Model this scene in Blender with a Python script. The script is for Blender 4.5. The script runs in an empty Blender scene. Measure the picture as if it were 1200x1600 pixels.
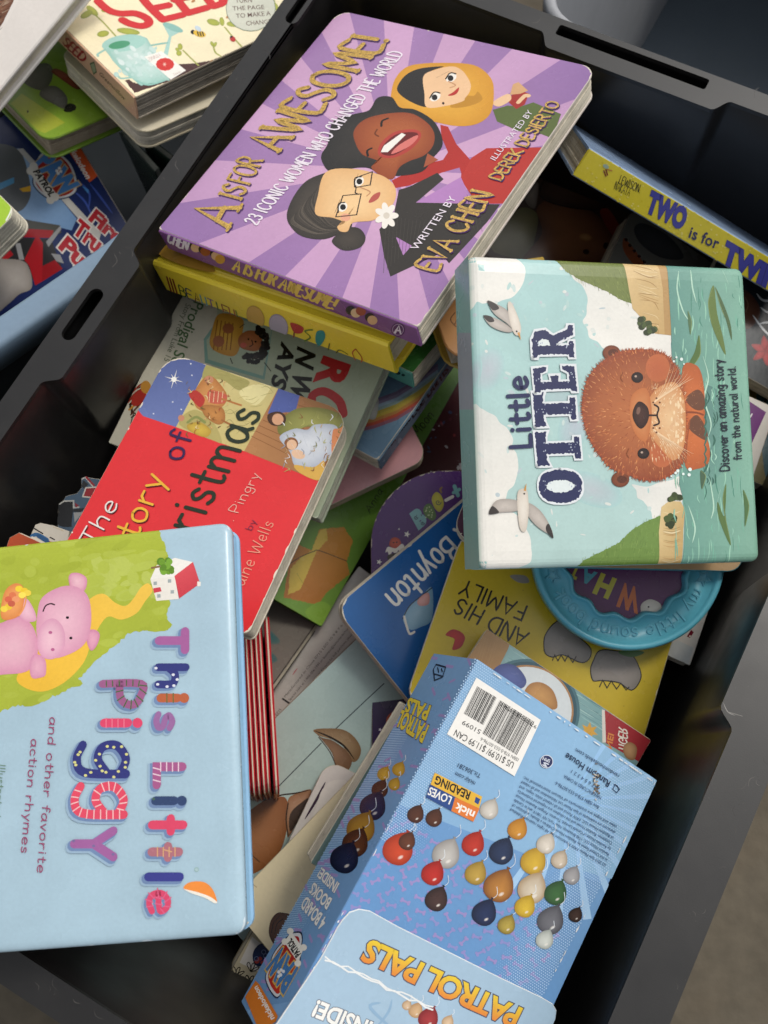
import bpy, math, random
from mathutils import Vector, Matrix, Quaternion
from mathutils.geometry import tessellate_polygon
random.seed(7)
D = bpy.data
SC = bpy.context.scene
COL = SC.collection
# ------------------------------------------------------------------ camera
F, CX, CY, CAMZ = 1450.0, 600.0, 800.0, 0.78       # focal length and centre on the photo's 1200 x 1600 grid
RW = Matrix(((0.9985191, 0.0, 0.0544021), (0.0165905, 0.9523648, -0.3045096), (-0.0518106, 0.3049612, 0.9509544)))
CAM = Vector((0, 0, CAMZ))
cam_d = D.cameras.new('camera'); cam = D.objects.new('camera', cam_d); COL.objects.link(cam); SC.camera = cam
cam.matrix_world = Matrix.Translation(CAM) @ RW.to_4x4()
cam_d.sensor_fit = 'VERTICAL'; cam_d.sensor_height = 24; cam_d.sensor_width = 18; cam_d.lens = 24 * F / 1600
cam_d.clip_start = .01; cam_d.clip_end = 60
cam_d.dof.use_dof = True; cam_d.dof.focus_distance = .47; cam_d.dof.aperture_fstop = 9
# ------------------------------------------------------------------ light
SUN_EL, SUN_AZ = math.radians(57), math.radians(48)   # azimuth measured from +y towards +x
W = D.worlds.new('World'); SC.world = W; W.use_nodes = True
nt = W.node_tree; bg = nt.nodes['Background']
sk = nt.nodes.new('ShaderNodeTexSky'); sk.sky_type = 'NISHITA'; sk.sun_disc = False
sk.sun_elevation = SUN_EL; sk.sun_rotation = SUN_AZ; sk.air_density = 1.0; sk.dust_density = 3.0; sk.ozone_density = .6
hs = nt.nodes.new('ShaderNodeHueSaturation'); hs.inputs['Saturation'].default_value = .12
nt.links.new(sk.outputs[0], hs.inputs['Color']); nt.links.new(hs.outputs[0], bg.inputs['Color'])
bg.inputs['Strength'].default_value = .15
sl = D.lights.new('sun', 'SUN'); sl.energy = 1.15; sl.angle = math.radians(13); sl.color = (1.0, .93, .82)
so = D.objects.new('sun', sl); COL.objects.link(so)
sdir = Vector((math.sin(SUN_AZ) * math.cos(SUN_EL), math.cos(SUN_AZ) * math.cos(SUN_EL), math.sin(SUN_EL)))
so.rotation_euler = sdir.to_track_quat('Z', 'Y').to_euler(); so.location = sdir * 4
SC.view_settings.view_transform = 'Standard'; SC.view_settings.look = 'None'
SC.view_settings.exposure = 0.2; SC.view_settings.gamma = 1.0
SC.cycles.max_bounces = 6; SC.cycles.caustics_reflective = False; SC.cycles.caustics_refractive = False
# ------------------------------------------------------------------ helpers
def lin(h):
    if not isinstance(h, str): return h
    o = []
    for i in (0, 2, 4):
        c = int(h[i:i + 2], 16) / 255
        o.append(.88 * (c / 12.92 if c <= .04045 else ((c + .055) / 1.055) ** 2.4))
    return tuple(o)
def ray(p):
    return RW @ Vector(((p[0] - CX) / F, -(p[1] - CY) / F, -1.0))
def at_z(p, z):
    d = ray(p); return CAM + d * ((z - CAMZ) / d.z)
MATS = {}
def mat(name, col, rough=.5, spec=.5, noise=0.0, nscale=40.0, bump=0.0, bscale=300.0, metal=0.0, attr=False, grime=0.0, coat=0.0, dust=0.0):
    """one procedural surface: base colour (or the printed colour attribute), mottled by noise, with fine relief"""
    if name in MATS: return MATS[name]
    m = D.materials.new(name); m.use_nodes = True; t = m.node_tree; n = t.nodes; L = t.links
    b = n['Principled BSDF']; b.inputs['Roughness'].default_value = rough
    b.inputs['Specular IOR Level'].default_value = spec; b.inputs['Metallic'].default_value = metal
    b.inputs['Coat Weight'].default_value = coat; b.inputs['Coat Roughness'].default_value = .12
    tc = n.new('ShaderNodeTexCoord')
    if attr:
        a = n.new('ShaderNodeAttribute'); a.attribute_name = 'Col'; src = a.outputs['Color']
    else:
        a = n.new('ShaderNodeRGB'); a.outputs[0].default_value = (*lin(col), 1); src = a.outputs[0]
    def nz(scale, detail=4.0):
        x = n.new('ShaderNodeTexNoise'); x.inputs['Scale'].default_value = scale; x.inputs['Detail'].default_value = detail
        L.new(tc.outputs['Object'], x.inputs['Vector']); return x.outputs['Fac']
    if noise:
        mr = n.new('ShaderNodeMapRange'); mr.inputs['From Min'].default_value = .3; mr.inputs['From Max'].default_value = .7
        mr.inputs['To Min'].default_value = 1 - noise; mr.inputs['To Max'].default_value = 1 + noise * .6
        L.new(nz(nscale), mr.inputs['Value'])
        m2 = n.new('ShaderNodeMapRange'); m2.inputs['From Min'].default_value = .3; m2.inputs['From Max'].default_value = .7
        m2.inputs['To Min'].default_value = 1 - noise * .55; m2.inputs['To Max'].default_value = 1 + noise * .35
        L.new(nz(nscale * 14, 2), m2.inputs['Value'])
        mu = n.new('ShaderNodeMath'); mu.operation = 'MULTIPLY'
        L.new(mr.outputs[0], mu.inputs[0]); L.new(m2.outputs[0], mu.inputs[1])
        v = n.new('ShaderNodeVectorMath'); v.operation = 'SCALE'; L.new(src, v.inputs[0]); L.new(mu.outputs[0], v.inputs['Scale'])
        src = v.outputs[0]
    if grime:
        g = n.new('ShaderNodeMapRange'); g.inputs['From Min'].default_value = .52; g.inputs['From Max'].default_value = .75
        g.inputs['To Min'].default_value = 0; g.inputs['To Max'].default_value = grime
        L.new(nz(nscale * 2.3, 6), g.inputs['Value'])
        mx = n.new('ShaderNodeMix'); mx.data_type = 'RGBA'; L.new(g.outputs[0], mx.inputs['Factor']); L.new(src, mx.inputs['A'])
        mx.inputs['B'].default_value = (.14, .105, .07, 1); src = mx.outputs['Result']
    if dust:
        vo = n.new('ShaderNodeTexVoronoi'); vo.inputs['Scale'].default_value = 260; L.new(tc.outputs['Object'], vo.inputs['Vector'])
        g = n.new('ShaderNodeMapRange'); g.inputs['From Min'].default_value = .10; g.inputs['From Max'].default_value = .05; g.inputs['To Max'].default_value = .5; L.new(vo.outputs['Distance'], g.inputs['Value'])
        mk = n.new('ShaderNodeMapRange'); mk.inputs['From Min'].default_value = .55; mk.inputs['From Max'].default_value = .62; L.new(nz(35, 5), mk.inputs['Value'])
        sc_ = n.new('ShaderNodeTexNoise'); sc_.inputs['Scale'].default_value = 22; sc_.inputs['Detail'].default_value = 8; sc_.inputs['Roughness'].default_value = .75; L.new(tc.outputs['Object'], sc_.inputs['Vector'])
        g2 = n.new('ShaderNodeMapRange'); g2.inputs['From Min'].default_value = .5; g2.inputs['From Max'].default_value = .8; g2.inputs['To Max'].default_value = .22; L.new(sc_.outputs['Fac'], g2.inputs['Value'])
        pr = n.new('ShaderNodeMath'); pr.operation = 'MULTIPLY'; L.new(g.outputs[0], pr.inputs[0]); L.new(mk.outputs[0], pr.inputs[1])
        ad = n.new('ShaderNodeMath'); ad.operation = 'ADD'; ad.use_clamp = True; L.new(pr.outputs[0], ad.inputs[0]); L.new(g2.outputs[0], ad.inputs[1])
        mu2 = n.new('ShaderNodeMath'); mu2.operation = 'MULTIPLY'; mu2.inputs[1].default_value = dust; L.new(ad.outputs[0], mu2.inputs[0])
        mx = n.new('ShaderNodeMix'); mx.data_type = 'RGBA'; L.new(mu2.outputs[0], mx.inputs['Factor']); L.new(src, mx.inputs['A']); mx.inputs['B'].default_value = (.30, .28, .25, 1); src = mx.outputs['Result']
    L.new(src, b.inputs['Base Color'])
    rr = n.new('ShaderNodeMapRange'); rr.inputs['To Min'].default_value = max(0, rough - .1); rr.inputs['To Max'].default_value = rough + .12
    L.new(nz(55, 5), rr.inputs['Value']); L.new(rr.outputs[0], b.inputs['Roughness'])
    if bump:
        bp = n.new('ShaderNodeBump'); bp.inputs['Strength'].default_value = bump; bp.inputs['Distance'].default_value = .001
        L.new(nz(bscale, 3), bp.inputs['Height']); L.new(bp.outputs[0], b.inputs['Normal'])
    MATS[name] = m; return m
PRINT = mat('printed_laminate', None, .24, .4, .05, 30, .04, 350, attr=True)
PAINT = mat('printed_painterly', None, .25, .4, .06, 45, .04, 300, attr=True)
GLOSS = mat('printed_gloss', None, .16, .5, .06, 25, .10, 60, attr=True)
PAPER = mat('page_paper', 'dcd3c0', .75, .25, .12, 60, .15, 900, grime=.35)
GOLD = mat('gold_glitter', 'd8ae52', .35, .7, .5, 900, .5, 2200, metal=.15)
def link(name, me, m, parent=None):
    o = D.objects.new(name, me); COL.objects.link(o)
    for x in (m if isinstance(m, (list, tuple)) else [m]): me.materials.append(x)
    if parent: o.parent = parent
    return o
def tag(o, label, cat, group=None, kind=None):
    if label: o['label'] = label
    if cat: o['category'] = cat
    if group: o['group'] = group
    if kind: o['kind'] = kind
    return o
def mesh(name, vs, fs, cols=None, smooth=False):
    me = D.meshes.new(name); me.from_pydata(vs, [], fs)
    if cols:
        ca = me.color_attributes.new('Col', 'FLOAT_COLOR', 'POINT')
        flat = []
        for c in cols: flat += (c[0], c[1], c[2], 1.0)
        ca.data.foreach_set('color', flat)
    if smooth: me.polygons.foreach_set('use_smooth', [True] * len(fs))
    me.update(); return me
def rrect(w, h, r, seg=6, fix=False):
    """counter-clockwise rounded rectangle round the origin; r = one radius or (BL, BR, TR, TL)"""
    if not isinstance(r, (list, tuple)): r = (r,) * 4
    out = []
    for (sx, sy, a0), q in zip(((-1, -1, 180), (1, -1, 270), (1, 1, 0), (-1, 1, 90)), r):
        q = max(q, .0004); x, y = sx * (w / 2 - q), sy * (h / 2 - q)
        k = seg if fix or q > .0011 else 2
        for i in range(k + 1):
            a = math.radians(a0 + 90 * i / k); out.append((x + q * math.cos(a), y + q * math.sin(a)))
    return out
def inset(out, d):
    """shrinks a convex counter-clockwise outline by d"""
    n = len(out); res = []
    for i in range(n):
        a, b, c = (Vector(out[i - 1]), Vector(out[i]), Vector(out[(i + 1) % n]))
        e1, e2 = (b - a).normalized(), (c - b).normalized()
        n1, n2 = Vector((-e1.y, e1.x)), Vector((-e2.y, e2.x)); m = n1 + n2
        if m.length < 1e-6: m = n1
        m = m / max(m.dot(n1), .35); res.append((b.x + m.x * d, b.y + m.y * d))
    return res
class MB:
    """mesh collector in one local frame, per-vertex colour"""
    def __init__(s): s.v, s.f, s.c = [], [], []
    def add(s, vs, fs, col):
        k = len(s.v); s.v += [tuple(x) for x in vs]; s.f += [tuple(i + k for i in f) for f in fs]
        s.c += [lin(col)] * len(vs) if not isinstance(col, list) else [lin(c) for c in col]
    def loops(s, rings, col, cap=(True, True), closed=True):
        n = len(rings[0]); vs = [p for r in rings for p in r]; fs = []
        for j in range(len(rings) - 1):
            for i in range(n if closed else n - 1):
                a, b = j * n + i, j * n + (i + 1) % n; fs.append((a, b, b + n, a + n))
        if cap[0]: fs.append(tuple(range(n - 1, -1, -1)))
        if cap[1]: fs.append(tuple(range((len(rings) - 1) * n, len(rings) * n)))
        s.add(vs, fs, col)
    def slab(s, out, z0, z1, col, bev=.0003, sidecol=None):
        b = min(bev, (z1 - z0) * .45); i = inset(out, b)
        R = [[(x, y, z0) for x, y in i], [(x, y, z0 + b) for x, y in out], [(x, y, z1 - b) for x, y in out], [(x, y, z1) for x, y in i]]
        if sidecol is None: s.loops(R, col)
        else:
            s.loops(R[:3], sidecol, (True, False)); s.loops(R[2:], sidecol, (False, False)); s.add(R[3], [tuple(range(len(i)))], col)
    def box(s, x0, x1, y0, y1, z0, z1, col, bev=.0003):
        s.slab([(x0, y0), (x1, y0), (x1, y1), (x0, y1)], z0, z1, col, bev)
    def obj(s, name, m, parent=None, smooth=False): return link(name, mesh(name, s.v, s.f, s.c, smooth), m, parent)
# ------------------------------------------------------------------ lettering
_fc = D.curves.new('type', 'FONT'); _fo = D.objects.new('type', _fc); COL.objects.link(_fo)
def font_tris(body, bold=0.0, shear=0.0, spacing=1.0):
    _fc.body = body; _fc.offset = bold; _fc.shear = shear; _fc.space_character = spacing; _fc.resolution_u = 3; _fc.fill_mode = 'BOTH'
    dg = bpy.context.evaluated_depsgraph_get(); dg.update()
    ev = _fo.evaluated_get(dg); me = ev.to_mesh(); me.calc_loop_triangles()
    vs = [(v.co.x, v.co.y) for v in me.vertices]; ts = [tuple(t.vertices) for t in me.loop_triangles]; ev.to_mesh_clear()
    return vs, ts
# single-stroke hand alphabet: strokes of points on a 0..1 cap height, first number is the advance
HAND = {
 'A': (.8, [[(0, 0), (.36, 1), (.72, 0)], [(.13, .36), (.6, .36)]]), 'B': (.66, [[(0, 0), (0, 1), (.3, 1), (.47, .88), (.46, .66), (.3, .54), (0, .53)], [(.3, .54), (.54, .42), (.56, .16), (.36, 0), (0, 0)]]),
 'C': (.78, [[(.66, .82), (.44, 1), (.16, .88), (.02, .5), (.16, .12), (.44, 0), (.66, .18)]]), 'D': (.76, [[(0, 0), (0, 1), (.34, .98), (.62, .74), (.64, .34), (.4, .04), (0, 0)]]),
 'E': (.56, [[(.46, 1), (0, 1), (0, 0), (.48, 0)], [(0, .53), (.38, .53)]]), 'F': (.54, [[(.48, 1), (0, 1), (0, 0)], [(0, .53), (.38, .53)]]),
 'G': (.82, [[(.66, .84), (.42, 1), (.14, .86), (.02, .5), (.16, .1), (.44, 0), (.68, .16), (.68, .46), (.42, .46)]]), 'H': (.72, [[(0, 0), (0, 1)], [(.58, 0), (.58, 1)], [(0, .52), (.58, .52)]]),
 'I': (.2, [[(.04, 0), (.04, 1)]]), 'J': (.5, [[(.36, 1), (.36, .2), (.2, 0), (.0, .12)]]), 'K': (.66, [[(0, 0), (0, 1)], [(.54, 1), (.02, .44), (.58, 0)]]), 'L': (.52, [[(0, 1), (0, 0), (.44, 0)]]),
 'M': (.92, [[(0, 0), (.08, 1), (.4, .3), (.72, 1), (.8, 0)]]), 'N': (.76, [[(0, 0), (0, 1), (.6, 0), (.6, 1)]]), 'O': (.86, [[(.38, 1), (.1, .86), (.0, .5), (.1, .14), (.38, 0), (.66, .14), (.76, .5), (.66, .86), (.38, 1)]]),
 'P': (.62, [[(0, 0), (0, 1), (.32, .99), (.52, .84), (.5, .6), (.32, .46), (0, .45)]]), 'R': (.66, [[(0, 0), (0, 1), (.32, .99), (.5, .84), (.48, .62), (.3, .5), (0, .49)], [(.26, .5), (.56, 0)]]),
 'S': (.62, [[(.5, .84), (.3, 1), (.08, .88), (.06, .66), (.3, .52), (.52, .34), (.48, .1), (.26, 0), (.02, .14)]]), 'T': (.64, [[(0, 1), (.58, 1)], [(.29, 1), (.29, 0)]]),
 'U': (.74, [[(0, 1), (.0, .26), (.14, .04), (.32, 0), (.52, .06), (.6, .28), (.6, 1)]]), 'V': (.72, [[(0, 1), (.32, 0), (.64, 1)]]), 'W': (1.04, [[(0, 1), (.24, 0), (.48, .82), (.72, 0), (.96, 1)]]),
 'X': (.66, [[(0, 1), (.58, 0)], [(.58, 1), (0, 0)]]), 'Y': (.66, [[(0, 1), (.3, .5), (.6, 1)], [(.3, .5), (.3, 0)]]), 'Z': (.64, [[(0, 1), (.54, 1), (0, 0), (.56, 0)]]),
 'a': (.56, [[(.44, .5), (.24, .62), (.04, .46), (.02, .18), (.16, .0), (.34, .1), (.44, .4)], [(.45, .62), (.43, .12), (.52, 0)]]), 'b': (.54, [[(0, 1), (0, 0)], [(0, .4), (.18, .62), (.4, .52), (.43, .2), (.24, 0), (0, .14)]]),
 'c': (.48, [[(.4, .5), (.22, .62), (.04, .46), (.04, .16), (.2, 0), (.42, .1)]]), 'd': (.56, [[(.44, .46), (.24, .62), (.04, .46), (.02, .18), (.18, 0), (.36, .1), (.44, .3)], [(.45, 1), (.44, .0)]]),
 'e': (.52, [[(.03, .3), (.42, .36), (.36, .58), (.18, .62), (.03, .42), (.06, .12), (.24, 0), (.44, .1)]]), 'f': (.38, [[(.4, .9), (.26, 1), (.16, .86), (.14, 0)], [(0, .58), (.34, .6)]]),
 'g': (.54, [[(.42, .5), (.22, .62), (.03, .44), (.05, .16), (.22, .06), (.4, .22)], [(.43, .62), (.41, -.2), (.22, -.36), (.02, -.24)]]), 'h': (.54, [[(0, 1), (0, 0)], [(0, .36), (.16, .6), (.36, .58), (.42, .4), (.42, 0)]]),
 'i': (.18, [[(.03, .6), (.03, 0)], [(.03, .84), (.035, .87)]]), 'j': (.22, [[(.1, .6), (.1, -.24), (-.06, -.32)], [(.1, .84), (.105, .87)]]), 'k': (.48, [[(0, 1), (0, 0)], [(.36, .6), (.02, .26), (.4, 0)]]), 'l': (.2, [[(.04, 1), (.04, 0)]]),
 'm': (.8, [[(0, .6), (0, 0)], [(0, .4), (.14, .6), (.3, .58), (.35, .4), (.35, 0)], [(.35, .4), (.48, .6), (.64, .58), (.68, .4), (.68, 0)]]), 'n': (.54, [[(0, .6), (0, 0)], [(0, .38), (.16, .6), (.36, .58), (.42, .4), (.42, 0)]]),
 'o': (.56, [[(.22, .62), (.04, .5), (.01, .26), (.1, .04), (.24, 0), (.4, .1), (.45, .34), (.38, .54), (.22, .62)]]), 'p': (.54, [[(0, .6), (0, -.36)], [(0, .42), (.2, .62), (.4, .52), (.43, .2), (.24, 0), (0, .12)]]),
 'q': (.54, [[(.43, .6), (.43, -.36)], [(.43, .42), (.23, .62), (.03, .5), (.02, .2), (.2, 0), (.43, .14)]]), 'r': (.42, [[(0, .6), (0, 0)], [(0, .38), (.16, .58), (.34, .58)]]), 's': (.42, [[(.34, .52), (.18, .62), (.03, .5), (.1, .36), (.3, .26), (.32, .08), (.16, 0), (.0, .08)]]),
 't': (.4, [[(.16, .92), (.15, .12), (.26, 0), (.36, .06)], [(0, .6), (.34, .62)]]), 'u': (.54, [[(0, .6), (.02, .14), (.16, 0), (.34, .1), (.42, .3)], [(.43, .6), (.42, .0)]]), 'v': (.46, [[(0, .6), (.2, 0), (.4, .6)]]), 'w': (.72, [[(0, .6), (.16, 0), (.32, .5), (.48, 0), (.64, .6)]]),
 'x': (.46, [[(0, .6), (.38, 0)], [(.38, .6), (0, 0)]]), 'y': (.48, [[(0, .6), (.2, .08)], [(.42, .6), (.1, -.34)]]), 'z': (.46, [[(0, .6), (.38, .6), (0, 0), (.4, 0)]]), '.': (.2, [[(.04, 0), (.045, .03)]]), '!': (.22, [[(.05, 1), (.05, .3)], [(.05, .02), (.055, .05)]]),
 '-': (.4, [[(.02, .34), (.3, .34)]]), '2': (.6, [[(.04, .8), (.24, 1), (.46, .84), (.4, .54), (0, 0), (.52, 0)]]), '3': (.6, [[(.04, .86), (.24, 1), (.44, .84), (.4, .6), (.2, .52)], [(.2, .52), (.46, .4), (.44, .1), (.2, 0), (.0, .12)]]), '+': (.5, [[(.22, 1), (.22, 0)], [(0, .6), (.44, .6)]]), '1': (.3, [[(0, .8), (.14, 1), (.14, 0)]]), '5': (.58, [[(.46, 1), (.08, 1), (.05, .56), (.3, .6), (.48, .34), (.34, .04), (.02, .08)]]),
}
def catmull(pts, closed=False, k=5):
    if len(pts) < 3: return list(pts)
    out = []; n = len(pts)
    for i in range(n if closed else n - 1):
        g = lambda j: pts[j % n] if closed else pts[max(0, min(n - 1, j))]
        p0, p1, p2, p3 = g(i - 1), g(i), g(i + 1), g(i + 2)
        for q in range(k):
            t = q / k; t2 = t * t; t3 = t2 * t
            out.append(tuple(.5 * (2 * p1[d] + (p2[d] - p0[d]) * t + (2 * p0[d] - 5 * p1[d] + 4 * p2[d] - p3[d]) * t2 + (3 * p1[d] - p0[d] - 3 * p2[d] + p3[d]) * t3) for d in (0, 1)))
    if not closed: out.append(tuple(pts[-1]))
    return out
class Face:
    """a flat printable face: origin, unit axes u v n (world), clip outline in (u, v), parent and its world matrix"""
    def __init__(s, o, u, v, n, clip, parent, M, hz=None, cuts=()):
        s.o, s.u, s.v, s.n, s.clip, s.parent, s.Mi, s.hz, s.cuts = Vector(o), Vector(u), Vector(v), Vector(n), clip, parent, M.inverted(), hz, cuts
    def uv(s, p):
        d = ray(p); q = CAM + d * ((s.o - CAM).dot(s.n) / d.dot(s.n)) - s.o
        return (q.dot(s.u), q.dot(s.v))
class Art:
    """flat print on a Face; points are given on the photo grid and land on the face's plane"""
    z0 = 4e-5
    def __init__(s, face, lift=0.0): s.F = face; s.P = face.uv; s.v, s.f, s.c, s.m = [], [], [], []; s.k = 0; s.lift = lift; s.mats = [PRINT]; s.mi = 0
    def use(s, m):
        if m not in s.mats: s.mats.append(m)
        s.mi = s.mats.index(m); return s
    def _tri(s, pts, cols, clip=True, step=0):
        z = s.z0 + s.lift + s.k
        poly = [(p[0], p[1], *c) for p, c in zip(pts, cols)]
        polys = [poly]
        if clip and s.F.clip:
            o = s.F.clip; n = len(o)
            for i in range(n):
                a, b = o[i], o[(i + 1) % n]; polys = [q for q in (_half(p, a, b) for p in polys) if len(q) > 2]
                if not polys: return
        for a, b in s.F.cuts:
            polys = [q for p in polys for q in (_half(p, a, b), _half(p, b, a)) if len(q) > 2]
        F_ = s.F
        for p in polys:
            k = len(s.v)
            for q in p:
                h = z + (F_.hz(q[0], q[1]) if F_.hz else 0)
                s.v.append(F_.Mi @ (F_.o + F_.u * q[0] + F_.v * q[1] + F_.n * h)); s.c.append(q[2:5])
            s.f.append(tuple(range(k, len(s.v)))); s.m.append(s.mi)
    def up(s, d=2.6e-6): s.k += d
    def over(s): s.k += 1.1e-5
    def poly(s, pts, col, smooth=False, col2=None, ax=None, jag=0, local=False):
        """filled outline; col2 with ax = (p, q) blends col at p to col2 at q"""
        if smooth: pts = catmull(pts, True)
        q = pts if local else [s.P(p) for p in pts]
        if jag:
            o = []
            for a, b in zip(q, q[1:] + q[:1]):
                L = math.dist(a, b); n = max(1, int(L / jag))
                for i in range(n):
                    t = i / n; r = random.uniform(-.5, .5) * jag; o.append((a[0] + (b[0] - a[0]) * t + (b[1] - a[1]) / L * r, a[1] + (b[1] - a[1]) * t - (b[0] - a[0]) / L * r))
            q = o
        c1 = lin(col)
        if col2 and ax:
            A, B = [Vector(x if local else s.P(x)) for x in ax]; d = B - A; c2 = lin(col2)
            cs = []
            for p in q:
                t = max(0, min(1, (Vector(p) - A).dot(d) / d.dot(d))); cs.append(tuple(c1[i] + (c2[i] - c1[i]) * t for i in range(3)))
        else: cs = [c1] * len(q)
        for t in tessellate_polygon([[Vector((*p, 0)) for p in q]]):
            a, b, c = [q[i] for i in t]
            if (b[0] - a[0]) * (c[1] - a[1]) - (b[1] - a[1]) * (c[0] - a[0]) < 0: t = (t[0], t[2], t[1])
            s._tri([q[i] for i in t], [cs[i] for i in t])
        s.up(); return s
    def fan(s, pts, ccol, ecol, ctr=None, smooth=True):
        """filled outline shaded from a centre colour to an edge colour"""
        if smooth: pts = catmull(pts, True)
        q = [s.P(p) for p in pts]; c = s.P(ctr) if ctr else (sum(p[0] for p in q) / len(q), sum(p[1] for p in q) / len(q))
        a, b = lin(ccol), lin(ecol); mid = tuple(x * .55 + y * .45 for x, y in zip(a, b))
        for i in range(len(q)):
            p, r = q[i], q[(i + 1) % len(q)]
            if (p[0] - c[0]) * (r[1] - c[1]) - (p[1] - c[1]) * (r[0] - c[0]) < 0: p, r = r, p
            pm, rm = [(c[0] + (x[0] - c[0]) * .62, c[1] + (x[1] - c[1]) * .62) for x in (p, r)]
            s._tri([c, pm, rm], [a, mid, mid]); s._tri([pm, p, r, rm], [mid, b, b, mid])
        s.up(); return s
    def ell(s, x, y, rx, ry=None, ang=0, col='ffffff', col2=None, n=20):
        ry = ry or rx; ca, sa = math.cos(math.radians(ang)), math.sin(math.radians(ang))
        pts = [(x + rx * math.cos(2 * math.pi * i / n) * ca - ry * math.sin(2 * math.pi * i / n) * sa, y + rx * math.cos(2 * math.pi * i / n) * sa + ry * math.sin(2 * math.pi * i / n) * ca) for i in range(n)]
        return s.fan(pts, col, col2, (x, y), False) if col2 else s.poly(pts, col)
    def line(s, pts, col, w, smooth=True, taper=False, local=False, up=True):
        """a brush line of width w (photo pixels, or metres when local)"""
        if smooth and len(pts) > 2: pts = catmull(pts, pts[0] == pts[-1] and False)
        q = pts if local else [s.P(p) for p in pts]
        if not local: w = w * s.mpp(pts[0])
        return s._ribbon(q, lin(col), w, taper, up)
    def mpp(s, p):
        a, b, c = s.P(p), s.P((p[0] + 4, p[1])), s.P((p[0], p[1] + 4)); return (math.dist(a, b) + math.dist(a, c)) / 8
    def _ribbon(s, q, c, w, taper=False, up=True):
        q = [p for i, p in enumerate(q) if i == 0 or math.dist(p, q[i - 1]) > 1e-7]
        n = len(q); k0 = s.k
        if not up: s.k += random.uniform(0, 9e-6)
        if n < 2: s.k = k0; return s
        Lp, Rp = [], []
        for i in range(n):
            a, b = Vector(q[max(0, i - 1)]), Vector(q[min(n - 1, i + 1)]); p = Vector(q[i])
            d1 = (p - a).normalized() if i else (b - p).normalized(); d2 = (b - p).normalized() if i < n - 1 else d1
            n1, n2 = Vector((-d1.y, d1.x)), Vector((-d2.y, d2.x)); m = n1 + n2
            m = n1 if m.length < .2 else m / max(m.dot(n1), .45)
            h = w / 2 * ((1 - abs(2 * i / (n - 1) - 1) ** 2 * .85) if taper is True else (1 - i / (n - 1) * .92 if taper == 'end' else 1))
            Lp.append(tuple(p + m * h)); Rp.append(tuple(p - m * h))
        for i in range(n - 1): s._tri([Rp[i], Rp[i + 1], Lp[i + 1], Lp[i]], [c] * 4)
        if not taper:
            for e, nb in ((0, 1), (-1, -2)):
                d = (Vector(q[e]) - Vector(q[nb])).normalized(); m = Vector((-d.y, d.x)); k = 5
                pts = [tuple(Vector(q[e]) + (m * math.cos(math.pi * i / k) + d * math.sin(math.pi * i / k)) * w / 2) for i in range(k + 1)]
                s._tri(pts[::-1] , [c] * len(pts))
        s.k = k0 + (2.6e-6 if up else 2e-8); return s
    def star(s, x, y, r, col, n=5, rin=.42, ang=0):
        return s.poly([(x + (r if i % 2 == 0 else r * rin) * math.cos(math.radians(ang) + math.pi * i / n), y + (r if i % 2 == 0 else r * rin) * math.sin(math.radians(ang) + math.pi * i / n)) for i in range(2 * n)], col)
    def _aff(s, p0, p1, pt, nx, ny, x0, y0):
        a, b, c = [Vector(s.P(p)) for p in (p0, p1, pt)]; ex, ey = (b - a) / nx, (c - a) / ny
        return lambda x, y: tuple(a + ex * (x - x0) + ey * (y - y0))
    def text(s, body, p0, p1, pt, col, bold=0.0, shear=0.0, out=None, ow=.04, gap=1.0, col2=None, drop=None):
        """set type: baseline from p0 to p1, cap top over p0 at pt; out = outline colour; drop = (dx, dy, colour)"""
        def lay(bold_, c, c2=None, off=(0, 0)):
            vs, ts = font_tris(body, bold_, shear, gap)
            if not vs: return
            f = s._aff(*[(p[0] + off[0], p[1] + off[1]) for p in (p0, p1, pt)], X1 - X0, Y1, X0, 0); A, B = lin(c), lin(c2 or c)
            q = [f(*v) for v in vs]; cs = [tuple(A[i] + (B[i] - A[i]) * max(0, min(1, v[1] / Y1)) for i in range(3)) for v in vs]
            for t in ts: s._tri([q[i] for i in t], [cs[i] for i in t])
            s.up()
        vs, _ = font_tris(body, bold, shear, gap); X0, X1 = min(v[0] for v in vs), max(v[0] for v in vs)
        vh, _ = font_tris('H', bold); Y1 = max(v[1] for v in vh)
        if drop: lay(bold, drop[2], None, drop[:2])
        if out: lay(bold + ow, out)
        lay(bold, col, col2); return s
    def hand(s, body, p0, p1, pt, col, w=.1, drop=None, ser=0.0, smooth=True):
        """hand lettering with a pen of width w (of the cap height); ser adds small serifs"""
        adv = sum(HAND[c][0] + .12 if c in HAND else .42 for c in body) - .2
        for k_, (dx, dy, cc) in enumerate(([drop] if drop else []) + [(0, 0, col)]):
            f = s._aff(*[(p[0] + dx, p[1] + dy) for p in (p0, p1, pt)], adv, 1, 0, 0); x = 0; hgt = math.dist(f(0, 0), f(0, 1)); ww = w * .78 * min(hgt, math.dist(f(0, 0), f(1, 0)) * 1.5)
            for ch in body:
                if ch not in HAND: x += .42; continue
                a, st = HAND[ch]
                for k in st:
                    pts = catmull(k, False, 4) if smooth and len(k) > 3 else k
                    s._ribbon([f(x + p[0], p[1]) for p in pts], lin(cc), ww, False, False)
                    if ser:
                        for e in (k[0], k[-1]):
                            if e[1] in (0, 1): s._ribbon([f(x + e[0] - ser, e[1]), f(x + e[0] + ser, e[1])], lin(cc), ww * .6, False, False)
                x += a + .12
            s.over()
        return s
    def done(s, name='illustration', kind=None):
        me = mesh(name, s.v, s.f, s.c); o = link(name, me, s.mats, s.F.parent)
        me.polygons.foreach_set('material_index', s.m)
        if kind: o['kind'] = kind
        s.F.top = s.lift + s.k + 1e-5
        return o
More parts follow.
